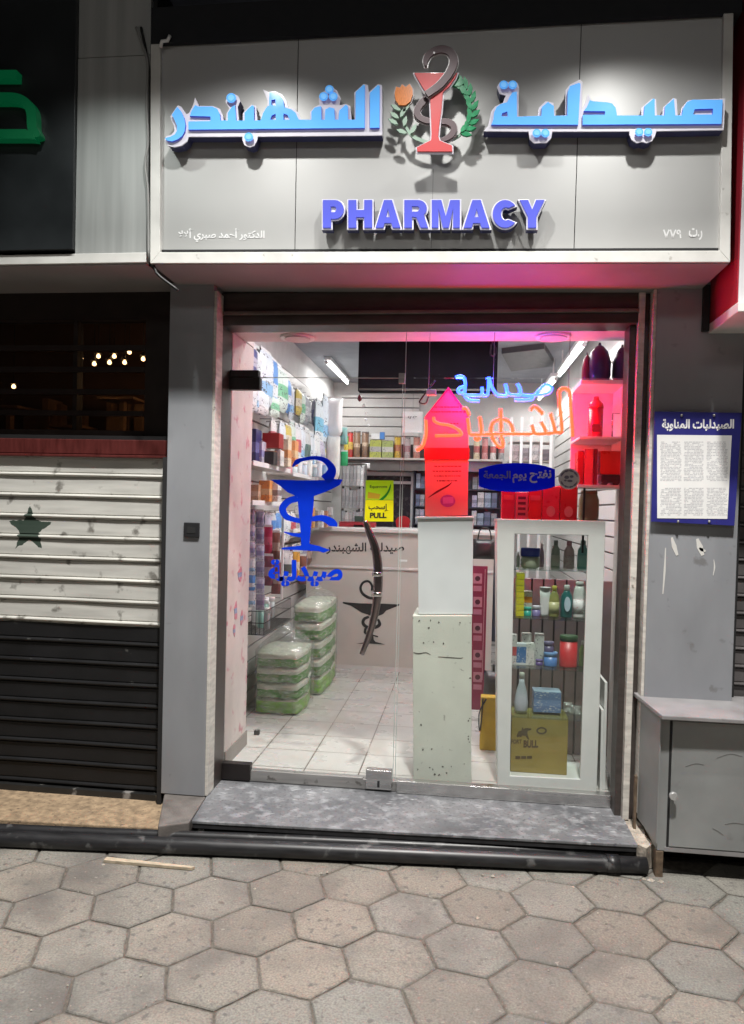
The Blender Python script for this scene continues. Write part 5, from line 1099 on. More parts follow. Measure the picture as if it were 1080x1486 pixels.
for lb_, px, a, b, w, m, Y in (('crimson packet right of the small packet columns', 388, 764, 803, .075, printed((0.38, 0.02, 0.07), (0.5, 0.10, 0.16)), .95), ('brown packet below the decal foot', 401, 772, 812, .06, printed((0.22, 0.09, 0.07), (0.45, 0.35, 0.3)), 1.05), ('dark red packet under the crimson packet', 390, 806, 850, .07, printed((0.20, 0.06, 0.09), (0.4, 0.3, 0.34)), .98), ('white and black packet behind the blue decal word', 418, 802, 846, .075, printed((0.72, 0.72, 0.70), (0.12, 0.14, 0.12)), 1.5), ('orange and white packet behind the blue decal word', 430, 800, 840, .06, printed((0.70, 0.36, 0.06), (0.7, 0.65, 0.55)), 1.7), ('brown and pink packet, last behind the blue decal word', 440, 806, 848, .06, printed((0.24, 0.10, 0.07), (0.5, 0.36, 0.34)), 1.8), ('maroon packet below the brown packet', 402, 815, 862, .07, printed((0.24, 0.08, 0.08), (0.42, 0.30, 0.28)), 1.08)):
    pouch(lb_, 'packet', px, a, b, 0, w, 0.035, m, 'y', 'packets hanging behind the decal', Y)
tag(MB().box(at(408.5, 800, 1.0)[0], at(411.5, 800, 1.0)[0], 1.0, 1.015, at(409, 870, 1.0)[1], at(409, 772, 1.0)[1]).build('rack_upright', M['white_pl'], None, .002), 'thin white upright of the packet rack behind the decal word', 'rack')
# second bay
bay = [(424, 612, 672, -.10, .10, gg, 'green and white'), (431, 616, 676, -.08, .10, printed((0.70, 0.70, 0.72), (0.55, 0.12, 0.15)), 'white and red'), (438, 618, 680, -.07, .11, lb, 'blue and white striped'), (445, 622, 684, -.05, .11, printed((0.60, 0.62, 0.62), (0.10, 0.18, 0.16)), 'white with black card'), (452, 628, 688, -.06, .12, lb, 'pale blue crinkled'), (459, 634, 690, -.04, .13, ww, 'clear white'), (466, 640, 694, -.04, .13, la, 'lilac white'), (474, 575, 652, -.05, .20, lb, 'light blue big'), (464, 582, 650, -.07, .20, printed((0.70, 0.76, 0.80), (0.20, 0.52, 0.70)), 'white and teal big')]
for px, a, b, X, w, m, nm in bay: pouch(f'{nm} packet hanging on the left slat wall above the goblet decal', 'packet', px, a, b, X, w*1.7, 0.06, m, 'x', 'packets above the goblet decal')
pouch('big white cloth bag at the far end of the left slat wall', 'bag', 485, 578, 632, 0, .17, .12, M['white_pl'], 'y', None, 3.0)
pouch('long white cloth bag below the big white bag', 'bag', 484, 634, 696, 0, .13, .10, mat('white_cloth', (0.68, 0.68, 0.64), 0.8, 0, .1, 14, (5, 1, 1)), 'y', None, 2.9)
pouch('green packet at the far end of the left slat wall', 'packet', 500, 655, 676, 0, .07, .05, plain((0.02, 0.33, 0.12)), 'y', None, 3.0)
pouch('teal grey packet above the green packet', 'packet', 499, 620, 645, 0, .07, .05, plain((0.22, 0.42, 0.40)), 'y', None, 3.1)
random.seed(15)
for i in range(9):
    px = 424+i*7.2; Y = 1.75+.10*i; c_ = [(0.62, 0.30, 0.34), (0.55, 0.66, 0.68), (0.62, 0.64, 0.66), (0.50, 0.60, 0.70), (0.66, 0.66, 0.64), (0.30, 0.36, 0.40), (0.60, 0.62, 0.68), (0.20, 0.32, 0.52), (0.64, 0.66, 0.66)][i]
    x, z = at(px, 690, Y); z = zC; h = .10+.05*random.random()
    nm = ('pink', 'aqua', 'white', 'sky blue', 'cream', 'slate', 'lilac', 'blue', 'chalk white')[i]
    cyl_thing('bottle', f'{nm} bottle on the shelf behind the goblet decal bowl', 'bottle', x-.02, Y-.02, zC, .026, h, plain(c_), M['white_pl'], 'bottles behind the goblet decal', .025)
for i in range(8):
    px = 432+i*6.6; Y = 1.85+.09*i; c_ = [(0.60, 0.60, 0.58), (0.16, 0.14, 0.13), (0.52, 0.50, 0.48), (0.58, 0.30, 0.10), (0.30, 0.28, 0.26), (0.66, 0.66, 0.64), (0.40, 0.20, 0.12), (0.5, 0.5, 0.5)][i]
    nm = ('white', 'black', 'beige', 'orange', 'brown', 'chalky', 'rust red', 'grey')[i]; x = at(px, 740, Y)[0]; h = .13+.05*random.random()
    o = thing('box', f'{nm} upright box on the lower shelf behind the decal stem', 'box', (x, Y, zD), 'boxes behind the goblet decal')
    MB().box(x-.022, x+.02, Y, Y+.07, zD+.0006, zD+h).build('carton_body', printed(c_, dark(c_, .55)), o, .002)
random.seed(77)
def left_row(rowname, X, z1, y0, y1, n, hgt, pal):
    for i in range(n):
        y = y0+(y1-y0)*i/(n-1); nm, m = pal[(i*5+n) % len(pal)]; hh = hgt*random.uniform(.8, 1.1); w = random.uniform(.10, .17); xx = X+random.uniform(-.025, .025)
        o = thing('packet', f'{nm} packet, number {i+1} from the street, {rowname} on the left wall', 'packet', (xx, y, z1-hh), 'packets in the '+rowname)
        MB().pillow((xx, y, z1-hh/2), w, hh, .05, 'x').build('pouch', m, o); MB().box(xx-.002, xx+.002, y-w*.4, y+w*.4, z1-.006, z1+.012).build('header_strip', M['white_pl'], o)
        MB().tube([(XL+.02, y, z1+.004), (xx+.03, y, z1+.004)], .003, 6).build('hook', M['steel_dull'], o)
palA = [('white and blue', wb), ('clear white', ww), ('pale blue', lb), ('green banded', gg), ('lilac', la), ('blue', bw), ('white and red', printed((0.66, 0.64, 0.64), (0.50, 0.10, 0.12))), ('yellow', printed((0.60, 0.48, 0.12), (0.66, 0.62, 0.5))), ('grey', printed((0.34, 0.36, 0.38), (0.55, 0.56, 0.58)))]
left_row('top row', -.13, 2.36, 1.95, 3.9, 11, .26, palA)
left_row('middle row', -.10, 2.02, 1.35, 3.7, 15, .22, palA)
left_row('lower row', -.08, 1.36, 1.15, 2.9, 13, .20, palA)
left_row('bottom row', -.10, 1.10, 1.30, 2.5, 9, .24, [('violet', lv), ('brown', printed((0.24, 0.12, 0.09), (0.45, 0.34, 0.28))), ('pale blue', lb), ('white and black', printed((0.66, 0.66, 0.64), (0.12, 0.12, 0.13)))])
# wire basket
bx0, bz1 = at(360, 886, .72); bx1, bz0 = at(384, 921, .72)
wbk = thing('wire_basket', 'black wire basket of small bottles on the left slat wall', 'basket', (bx0, .72, bz0))
m_ = MB(); X0, X1, Y0, Y1 = -.215, bx1, .70, 1.42
for z in (bz0, (bz0+bz1)/2, bz1): m_.tube([(X0, Y0, z), (X1, Y0, z), (X1, Y1, z), (X0, Y1, z), (X0, Y0, z)], .003, 6)
for i in range(10): x = X0+(X1-X0)*i/9; m_.tube([(x, Y0, bz1), (x, Y0, bz0), (x, Y1, bz0)], .002, 5)
for i in range(24): y = Y0+(Y1-Y0)*i/23; m_.tube([(X1, y, bz1), (X1, y, bz0), (X0, y, bz0)], .002, 5)
m_.build('wire_mesh', M['wire'], wbk)
random.seed(8)
for i in range(14):
    y = Y0+.05+.048*i; x = random.uniform(X0+.05, X1-.03); nm, c_ = [('mint', (0.45, 0.58, 0.52)), ('white', (0.66, 0.66, 0.66)), ('lilac', (0.48, 0.46, 0.54)), ('grey', (0.42, 0.44, 0.44)), ('green', (0.22, 0.40, 0.34))][i % 5]
    cyl_thing('bottle', f'{nm} small bottle number {i+1} counted from the front of the wire basket' if False else f'{nm} capped small bottle in the wire basket, '+('front', 'middle', 'rear')[min(2, i//5)]+' part', 'bottle', x, y, bz0+.006, .021, .13+.03*random.random(), plain(c_), M['white_pl'], 'small bottles in the wire basket', .03)
# diaper packs in clear bags
def diapers(tagname, x0, x1, y0, y1, z, n, h, peak):
    for i in range(n):
        o = thing('diaper_pack', f'{("bright green" if i == 0 else "green and white")} diaper pack, {("lowest", "second", "third", "fourth", "topmost")[i]} in the {tagname} clear bag', 'pack', ((x0+x1)/2, (y0+y1)/2, z+i*h), 'diaper packs in clear bags')
        cxx, cyy = (x0+x1)/2+random.uniform(-.004, .004), (y0+y1)/2
        MB().pillow((cxx, cyy, z+i*h+h*.5), x1-x0-.02, h*1.02, y1-y0-.02, 'y', 0, .010, 15, 9, .22).build('pack_body', printed((0.52, 0.58, 0.46), (0.20, 0.48, 0.05), (0.1, 0.3, 0.04), lo=.02, hi=.85) if i == 0 else printed((0.58, 0.64, 0.52), (0.07, 0.26, 0.03), (0.40, 0.5, 0.36), lo=.08, hi=.60), o)
    zt = z+n*h; g = thing('plastic_bag', f'clear plastic bag round the {tagname} diaper packs', 'bag', ((x0+x1)/2, (y0+y1)/2, z), 'clear bags of diapers')
    m = MB(); secs = []; NX = 36
    for f, zz, sh in ((0.99, z+.002, 1), (1.02, z+.25*n*h, 1), (1.01, z+.6*n*h, 1), (1.0, zt, 1), (.82, zt+.25*peak, .9), (.5, zt+.55*peak, .7), (.2, zt+.8*peak, .4), (.14, zt+peak, .3)):
        ring = []
        for k in range(NX):
            a = 2*math.pi*k/NX; c, s = math.cos(a), math.sin(a); q = (abs(c)**5+abs(s)**5)**(-.2)*sh+(1-sh)
            ring.append(((x0+x1)/2+f*(x1-x0)/2*c*q+random.uniform(-.003, .003), (y0+y1)/2+f*(y1-y0)/2*s*q+random.uniform(-.003, .003), zz+random.uniform(-.004, .004)))
        secs.append(ring)
    vs = [v for r in secs for v in r]
    m.add(vs, [(i*NX+k, i*NX+(k+1) % NX, (i+1)*NX+(k+1) % NX, (i+1)*NX+k) for i in range(len(secs)-1) for k in range(NX)], 0, True)
    m.build('wrap', M['film'], g)
    MB().tube([((x0+x1)/2, (y0+y1)/2, zt+.78*peak), ((x0+x1)/2, (y0+y1)/2, zt+.84*peak)], (x1-x0)*.06, 10).build('tie', M['white_pl'], g)
random.seed(31)
fx0, fx1 = at(363, 1036, 1.06)[0], at(438, 1036, 1.06)[0]
diapers('front', fx0, fx1, 1.06, 1.55, 0.0, 4, .105, .17)
diapers('rear', -0.03, 0.235, 1.62, 2.32, 0.0, 5, .135, .11)
ds = thing('door_stop', 'small dark square door stop on the cream floor tiles', 'door stop', (0.15, .5, 0))
x, y = atz(373, 1066, 0.0); MB().box(x-.016, x+.016, y-.016, y+.016, 0, .028).build('rubber', M['black_pl'], ds, .003); MB().lathe(x, y, .0285, [(.008, 0), (.006, .004)], 10).build('screw', M['steel'], ds)

# ------------------------------------------------------------------ pedestal, red display, white cabinet
pd = thing('pedestal', 'white boxed pedestal with a chipped lower half behind the fixed glass', 'pedestal', (1.15, .2, 0))
q_ = lambda px, py, Y=0.04: at(px, py, Y)
MB().slab([[q_(600, 1135), q_(684, 1138), q_(685, 893), q_(599, 893)]], .040, .36).build('lower_box', M['ped_old'], pd, .004)
MB().slab([[q_(607, 892.2), q_(686, 892.2), q_(687, 751), q_(606, 752)]], .055, .35).build('upper_box', M['ped_white'], pd, .003)
MB().slab([[q_(602, 753), q_(688, 752), q_(688, 749.5), q_(602, 750)]], .045, .36).build('top_board', M['ped_white'], pd, .002)
ck = MB()
ck.slab([wz(ribbon(cat_rom([(600, 947), (608, 948.5), (618, 947), (625, 950)], 4), [1, 1.6, 1, .5]), .0395)], .0385, .0405); ck.slab([wz(ribbon(cat_rom([(636, 953), (650, 954), (668, 955), (672, 954)], 4), [.4, 1.2, 1, .4]), .0395)], .0385, .0405)
random.seed(6)
for _ in range(26):
    px, py = random.choice([(random.uniform(604, 680), random.uniform(900, 935)), (random.uniform(606, 680), random.uniform(1080, 1125)), (random.uniform(680, 684), random.uniform(940, 1100)), (random.uniform(602, 682), random.uniform(1000, 1130))])
    ck.slab([wz([(px+random.uniform(.4, 1.9)*math.cos(a), py+random.uniform(.4, 1.9)*math.sin(a)) for a in np.linspace(0, 2*math.pi, 7)[:-1]], .0395)], .0386, .0405)
ck.build('paint_chip', plain((0.10, 0.09, 0.08), .8), pd)
rd = thing('cardboard_display', 'tall red cardboard display with a gabled top standing on the white pedestal', 'display', (1.15, .2, 1.37))
YR = .19
m_, nt, N, L, p = _new('red_display_print')
tc = N.new('ShaderNodeTexCoord'); sp = N.new('ShaderNodeSeparateXYZ'); L.new(tc.outputs['Generated'], sp.inputs[0])
r = N.new('ShaderNodeValToRGB'); e = r.color_ramp.elements; e[0].position = 0; e[0].color = (0.70, 0.46, 0.26, 1); e[1].position = .14; e[1].color = (0.62, 0.22, 0.18, 1)
k = e.new(.25); k.color = (0.64, 0.24, 0.18, 1); k = e.new(.999); k.color = (0.60, 0.13, 0.16, 1); L.new(sp.outputs[2], r.inputs[0]); L.new(r.outputs[0], p.inputs['Base Color']); p.inputs['Roughness'].default_value = .35
MB().slab([[at(617, 749.8, YR), at(679, 748, YR), at(680, 604, YR), at(651, 563, YR), at(617, 607, YR)]], YR, YR+.14).build('card_body', m_, rd, .002)
MB().slab([[at(616, 650, YR), at(681, 650, YR), at(681, 667, YR), at(616, 667, YR)]], YR-.006, YR-.0005).build('front_band', plain((0.30, 0.012, 0.015)), rd)
MB().slab([[at(615, 609, YR), at(617, 605, YR), at(651, 561.5, YR), at(680, 602, YR), at(682, 606, YR), at(651, 567, YR)]], YR-.008, YR-.0005).build('gable_edge', plain((0.52, 0.02, 0.08)), rd)
pr_ = MB(); random.seed(2)
for (ya, xa, xb) in ((590, 630, 668), (597, 626, 672), (614, 634, 664), (676, 630, 668), (683, 628, 670), (690, 630, 668), (697, 634, 662)):
    x = xa
    while x < xb:
        w = random.uniform(1.5, 5); pr_.slab([wz([(x, ya), (x+w, ya), (x+w, ya+1.6), (x, ya+1.3)], YR)], YR-.0012, YR-.0004); x += w+random.uniform(.6, 1.5)
pr_.slab([wz(ribbon(cat_rom([(622, 722), (634, 714), (650, 705), (656, 700)], 4), [1, 3, 2.4, .5]), YR)], YR-.0012, YR-.0004)
pr_.build('print', plain((0.12, 0.006, 0.012)), rd)
MB().slab([wz(disc(650, 727, 11, 20, 9), YR)], YR-.0014, YR-.0004).build('pack_picture', plain((0.38, 0.06, 0.30)), rd); MB().slab([wz([(643, 722), (658, 721), (658, 730), (643, 731)], YR)], YR-.0026, YR-.0015).build('pack_picture', plain((0.52, 0.16, 0.42)), rd)

wc = thing('display_cabinet', 'white framed glass display cabinet of toiletries behind the fixed glass', 'cabinet', (1.68, .2, 0))
YK = .045
out = [at(722, 1143, YK), at(866, 1149, YK), at(879, 756, YK), at(721, 753, YK)]; inn = [at(740, 1126, YK), at(842, 1131, YK), at(853.5, 777, YK), at(747, 775, YK)]
MB().slab([out, inn], YK, YK+.022, 0).build('door_frame', M['cab_white'], wc, .003)
MB().slab([[(x, z) for x, z in inn]], YK+.010, YK+.014).build('door_pane', M['glass'], wc)
xa, xb = out[0][0]+.004, out[1][0]-.002; xt = out[2][0]-.003; KD = .34; zt = out[3][1]
MB().slab([[(xa, 0.0), (xa+.016, 0.0), (out[3][0]+.016, zt), (out[3][0]+.001, zt)]], YK+.0225, KD).build('side_panel', M['cab_white'], wc)
MB().slab([[(xb-.016, 0.0), (xb, 0.0), (xt, zt), (xt-.016, zt)]], YK+.0225, KD).build('side_panel', M['cab_white'], wc)
MB().box(out[3][0], xt, YK+.0225, KD, zt-.016, zt).build('top_panel', M['cab_white'], wc)
zb_ = inn[0][1]-.004
MB().box(xa+.0165, xb-.0165, YK+.0225, KD, zb_-.02, zb_).build('bottom_panel', M['cab_white'], wc)
YQ = .16
zs4 = [at(795, py, YQ)[1] for py in (825, 895, 966, 1036)]
for z in zs4: MB().box(xa+.018, xb-.012, YK+.03, KD-.02, z-.007, z-.0006).build('glass_shelf', M['glass_thin'], wc)
MB().box(1.93, 1.955, KD+.02, KD+.04, 0, 1.33).build('rear_post', M['cab_white'], wc)
def span(a, b, Y): x0, x1 = at(a, 900, Y)[0], at(b, 900, Y)[0]; return (x0+x1)/2, (x1-x0)/2
def bottle(label, a, b, t, shelfz, body, cap, prof=None, capf=.16, lab=None, flat=.6, name='bottle', Y=YQ, neck=.45):
    cx, r = span(a, b, Y); z0 = shelfz+.0006; h = at((a+b)/2, t, Y)[1]-z0; hb = h*(1-capf)
    o = thing(name, label, name.replace('_', ' '), (cx, Y, z0), 'toiletries in the glass cabinet')
    prof = prof or [(.86, 0), (1, .04), (1, .62), (.92, .80), (neck+.12, .93), (neck, 1)]
    MB().lathe(cx, Y, z0, [(r*p, hb*q) for p, q in prof], 22, 0, 1, flat).build('body', body, o)
    rc = r*prof[-1][0]*1.06; MB().lathe(cx, Y, z0+hb+.0004, [(rc, 0), (rc, h*capf*.85), (rc*.85, h*capf)], 18, 0, 1, max(flat, .8)).build('cap', cap, o)
    if lab: MB().lathe(cx, Y, z0+hb*.12, [(r*1.012, 0), (r*1.012, hb*.46)], 22, 0, 1, flat).build('label', lab, o)
    return o
def jar(label, a, b, t, sz, body, lid, lidf=.35, Y=YQ, base=None, belly=False):
    cx, r = span(a, b, Y); z0 = (base if base is not None else sz)+.0006; h = at((a+b)/2, t, Y)[1]-z0
    o = thing('jar', label, 'jar', (cx, Y, z0), 'toiletries in the glass cabinet'); hb = h*(1-lidf)
    MB().lathe(cx, Y, z0, [(r*.8, 0), (r*.97, .12*hb), (r*.97, .8*hb), (r*.86, hb)] if belly else [(r*.93, 0), (r*.95, .05*hb), (r*.95, hb)], 24, 0, 1, .8).build('body', body, o)
    MB().lathe(cx, Y, z0+hb+.0004, [(r, 0), (r, h*lidf*.88), (r*.95, h*lidf)], 24, 0, 1, .8).build('lid', lid, o)
    return o
P = plain
s1, s2, s3, s4 = zs4
bottle('thin pale green bottle at the left end of the top cabinet shelf', 747, 752, 801, s1, P((0.42, 0.48, 0.40)), P((0.5, 0.5, 0.48)))
jar('round jar with blue lid and pale contents on the top cabinet shelf', 753, 781, 795, s1, P((0.50, 0.54, 0.40)), P((0.03, 0.05, 0.36)), .42, belly=True)
bottle('small clear pink bottle behind the blue lidded jar', 780, 787, 789, s1, P((0.45, 0.30, 0.36)), P((0.6, 0.45, 0.5)), Y=YQ+.05)
bottle('slim clear green bottle in the middle of the top cabinet shelf', 797, 810, 784, s1, P((0.34, 0.40, 0.34)), P((0.22, 0.24, 0.22)), lab=P((0.52, 0.56, 0.48)))
bottle('pale pink bottle with white print on the top cabinet shelf', 815, 831, 785, s1, P((0.60, 0.44, 0.46)), P((0.55, 0.25, 0.30)), lab=printed((0.66, 0.55, 0.56), (0.62, 0.50, 0.5), (0.35, 0.1, 0.15)))
bottle('teal bottle at the right end of the top cabinet shelf', 835, 851, 784, s1, P((0.20, 0.50, 0.46)), P((0.22, 0.32, 0.30)), lab=P((0.34, 0.62, 0.56)))
zz = s2
for i in range(7):
    xx, r_ = span(747.5, 759, YQ); h = (at(753, 831, YQ)[1]-s2)/7
    o = thing('soap_box', f'small yellow box, {("lowest", "second", "third", "middle", "fifth", "sixth", "topmost")[i]} of the yellow stack in the cabinet', 'box', (xx, YQ, zz), 'stack of yellow boxes'); dx = random.uniform(-.002, .002)
    MB().box(xx-r_+dx, xx+r_+dx, YQ-.03, YQ+.05, zz+.0006, zz+h*.86).build('carton_body', printed((0.66, 0.60, 0.03), (0.62, 0.55, 0.05), (0.30, 0.28, 0.02)), o, .001)
    MB().box(xx-r_+dx+.001, xx+r_+dx-.001, YQ-.029, YQ+.049, zz+h*.86+.0003, zz+h-.0003).build('lid', P((0.50, 0.46, 0.04)), o); zz += h
carton('box', 'white box with an orange band behind the teal jar in the cabinet', 'box', (760.5, 858, 772, 894.6), YQ+.06, .04, printed((0.66, 0.62, 0.58), (0.70, 0.25, 0.03), lo=.55, hi=.8))
jar('small teal jar on the second cabinet shelf', 759.5, 771, 881, s2, P((0.03, 0.36, 0.28)), P((0.04, 0.40, 0.32)))
jar('small purple jar with white lid on the second cabinet shelf', 772, 784, 879, s2, P((0.20, 0.17, 0.36)), P((0.52, 0.52, 0.58)))
bottle('white squeeze tube standing on its cap on the second cabinet shelf', 782, 798, 852, s2, P((0.72, 0.72, 0.72)), P((0.72, 0.72, 0.72)), [(.66, 0), (.72, .1), (.9, .6), (1.0, 1)], .02, flat=.4, name='tube')
bottle('yellow green oil bottle with yellow cap on the second cabinet shelf', 796, 811, 850, s2, P((0.30, 0.30, 0.10)), P((0.66, 0.60, 0.10)), lab=P((0.46, 0.46, 0.24)))
bottle('dark green bottle with pale oval label on the second cabinet shelf', 813, 830, 849, s2, P((0.02, 0.13, 0.13)), P((0.66, 0.68, 0.66)))
cxx, rr_ = span(817.5, 826.5, YQ); MB().slab([disc(cxx, at(822, 876, YQ)[1], rr_, 20, rr_*2.4)], YQ-.0195*.92-.010, YQ-.016).build('oval_label', P((0.46, 0.58, 0.66)), bpy.data.objects['bottle.%03d' % (max(int(o.name.split('.')[1]) for o in bpy.data.objects if o.name.startswith('bottle.') and o.type == 'EMPTY'))])
bottle('large white lotion bottle at the right end of the second cabinet shelf', 831, 849, 844, s2, P((0.70, 0.69, 0.68)), P((0.66, 0.65, 0.64)), [(.9, 0), (1, .05), (1, .7), (.9, .86), (.62, 1)], .10, lab=printed((0.72, 0.72, 0.72), (0.68, 0.68, 0.68), (0.35, 0.1, 0.12)))
carton('box', 'red and white box at the left end of the third cabinet shelf', 'box', (743, 921, 749.5, 966), YQ, .05, printed((0.66, 0.62, 0.62), (0.50, 0.08, 0.08)))
carton('box', 'blue medicine box with white bands on the third cabinet shelf', 'box', (750, 934, 763.5, 966), YQ, .05, printed((0.62, 0.64, 0.66), (0.05, 0.16, 0.38), (0.6, 0.65, 0.7), lo=.12, hi=.88))
carton('box', 'white medicine box beside the blue one on the third cabinet shelf', 'box', (764, 934, 775.5, 966), YQ, .05, printed((0.70, 0.69, 0.66), (0.66, 0.65, 0.62)))
carton('box', 'white box standing behind the blue medicine box', 'box', (758, 919, 770.5, 966), YQ+.06, .04, printed((0.66, 0.62, 0.60), (0.60, 0.56, 0.55)))
carton('box', 'tall white box with beige top on the third cabinet shelf', 'box', (777, 920, 789, 966), YQ+.05, .05, printed((0.62, 0.60, 0.58), (0.64, 0.62, 0.60)), None)
jar('low purple tub between white box and blue jar on the third cabinet shelf', 779, 790, 957, s3, P((0.10, 0.06, 0.22)), P((0.12, 0.08, 0.26)))
jb = jar('wide blue jar on the third cabinet shelf', 790.5, 811, 946, s3, P((0.07, 0.20, 0.48)), P((0.16, 0.32, 0.58)), .3)
jar('dark purple jar standing on the wide blue jar', 790.5, 805.5, 931, s3, P((0.10, 0.09, 0.18)), P((0.15, 0.13, 0.24)), .4, base=at(800, 946, YQ)[1])
jar('big red jar with dark green lid on the third cabinet shelf', 813, 840, 922, s3, P((0.48, 0.025, 0.03)), P((0.04, 0.09, 0.04)), .17)
bottle('green bottle half hidden at the right end of the third cabinet shelf', 842, 852, 930, s3, P((0.16, 0.26, 0.09)), P((0.5, 0.5, 0.46)), Y=YQ+.03)
bottle('white pump bottle with long neck above the yellow carton', 750, 770, 976, s4, P((0.50, 0.53, 0.60)), P((0.60, 0.60, 0.54)), [(.72, 0), (.95, .08), (1.0, .3), (.8, .6), (.42, .86), (.36, 1)], .14)
carton('blue_box', 'open blue box with pale flap above the yellow carton', 'box', (775, 1003, 814, 1035.5), YQ, .10, printed((0.10, 0.18, 0.36), (0.14, 0.24, 0.44), (0.5, 0.55, 0.6)), None, P((0.34, 0.44, 0.56)))
tag(MB().pillow((at(838, 1022, YQ)[0], YQ+.03, s4+.022), .07, .045, .06).pillow((at(826, 1018, YQ)[0], YQ+.05, s4+.03), .05, .05, .05).build('crumpled_bag', M['film']), 'crumpled clear bag beside the blue box in the cabinet', 'bag')
yc = thing('yellow_carton', 'olive yellow carton with a dark bull print at the cabinet bottom', 'carton', (1.62, .2, zb_))
cb0, cz1 = at(743, 1038, .12); cb1, cz0 = at(823, 1112, .12); cz0 = zb_+.0006
MB().box(cb0, cb1, .12, .30, cz0, cz1).build('carton_body', mat('olive_carton', (0.34, 0.25, 0.05), .6, 0, .1), yc, .003)
ink = P((0.10, 0.06, 0.015), .6)
def Q(p): return wz(zs((735, 900), 6.46, p), .12)
bull = [(95, 1085), (115, 1040), (140, 1035), (150, 1000), (160, 1020), (185, 1010), (235, 1015), (232, 1028), (200, 1036), (196, 1060), (205, 1090), (215, 1120), (200, 1115), (180, 1085), (150, 1080), (135, 1095), (120, 1090), (105, 1098)]
MB().slab([Q(bull)], .1185, .1198).build('bull_print', ink, yc)
MB().slab([Q(disc(330, 1035, 50, 20, 34)), Q(disc(330, 1035, 34, 20, 20))], .1185, .1198).build('oval_print', ink, yc)
text('lettering', 'FORT', (742, 1073, 757, 1079), .12, ink, yc, .03, .001); text('lettering', 'BULL', (760, 1074, 781, 1085), .12, ink, yc, .05, .001)
text('lettering', '— — —', (748, 1097, 772, 1101), .12, ink, yc, .04, .001)
# behind the cabinet and pedestal
sp_ = thing('slatted_panel', 'pinkish grey upright boards with dark gaps behind the glass cabinet', 'panel', (1.68, .6, 0))
x0 = at(738, 940, .62)[0]; m_ = MB()
for i in range(9): m_.box(x0+i*.066, x0+i*.066+.054, .62, .635, 0.0, 1.02)
m_.build('board', mat('pinkish_board', (0.34, 0.29, 0.28), .6, 0, .12), sp_, .002)
MB().box(x0, x0+.60, .636, .65, 0, 1.02).build('backing', P((0.04, 0.035, 0.035)), sp_)
# pink banner, yellow bag, black bag
bn = thing('pink_banner', 'narrow crimson banner with white squares between the pedestal and the cabinet', 'banner', (1.37, 1.2, 0))
bx0, bz1 = at(683, 821, 1.2); bx1, _ = at(708, 821, 1.2)
MB().box(bx0, bx1, 1.2, 1.215, at(690, 1030, 1.2)[1], bz1).build('banner_sheet', P((0.26, 0.035, 0.085)), bn)
MB().box(bx1-.018, bx1-.014, 1.196, 1.1995, .28, bz1-.02).build('white_line', P((0.55, 0.35, 0.40)), bn)
for i, py in enumerate((832, 866, 904, 943, 975)):
    a, b = at(687, py, 1.2), at(699.5, py+15, 1.2)
    s = MB().box(a[0], b[0], 1.1975, 1.1995, b[1], a[1]).build('picture_square', P((0.52, 0.26, 0.32)), bn); MB().slab([disc((a[0]+b[0])/2, (a[1]+b[1])/2, (b[0]-a[0])*.30, 10)], 1.196, 1.1974).build('picture_figure', P((0.10, 0.03, 0.05)), s)
    c = at(687, py+18, 1.2), at(699, py+26, 1.2); MB().box(c[0][0], c[1][0], 1.1975, 1.1995, c[1][1], c[0][1]).build('caption_block', P((0.50, 0.22, 0.30)), bn)
yb = thing('yellow_bag', 'tall yellow paper bag with a black handle behind the cabinet edge', 'bag', (1.42, .6, 0))
a0, a1 = at(697, 1060, .6)[0], at(722, 1060, .6)[0]
MB().box(a0, a1, .60, .68, 0.0, at(705, 1012, .6)[1]).build('bag_body', mat('yellow_paper', (0.52, 0.33, 0.02), .6, 0, .1, 12), yb, .004)
h0 = [(a0+.03, .598, at(705, 1014, .6)[1]), (a0-.004, .59, at(697, 1030, .6)[1]), (a0-.010, .585, at(695, 1045, .6)[1]), (a0-.002, .585, at(697, 1060, .6)[1]), (a0+.006, .59, at(699, 1040, .6)[1]), (a0+.01, .598, at(701, 1014, .6)[1])]
MB().tube(cat_rom(h0, 5), .004, 8).build('handle', M['cable_black'], yb)
o = thing('black_bag', 'black bag hanging between the pedestal top and the cabinet', 'bag', (1.4, 1.5, 1.1)); x, z = at(703, 797, 1.5)
MB().pillow((x, 1.5, z), .17, .14, .10).build('bag_body', M['black_pl'], o); MB().tube(cat_rom([(x-.05, 1.5, z+.05), (x-.03, 1.5, z+.14), (x+.03, 1.5, z+.14), (x+.05, 1.5, z+.05)], 5), .005, 6).build('strap', M['cable_black'], o)
o = thing('black_bag', 'dark round bag end behind the yellow paper bag', 'bag', (1.45, .8, .3)); x, z = at(716, 992, .85); MB().pillow((x, .85, z), .12, .16, .12).build('bag_body', P((0.05, 0.045, 0.05)), o); MB().tube([(x, .85, z+.07), (x, .85, z+.12)], .008, 8).build('tie', M['cable_black'], o)
for i, (dx, y0) in enumerate(((0.0, .060), (0.022, .085))):
    a, t = at(874+i*5, 1030-i*40, y0); b_ = at(876+i*5, 1146, y0)[0]
    tag(MB().slab([[(a, 0.0), (a+.014, 0.0), (a+.010, t), (a-.004, t)]], y0, .30).build('leaning_board', M['cab_white'], None, .002), ('shorter' if i == 0 else 'taller')+' white board leaning on its edge between cabinet and right frame', 'board', 'white boards by the right frame')
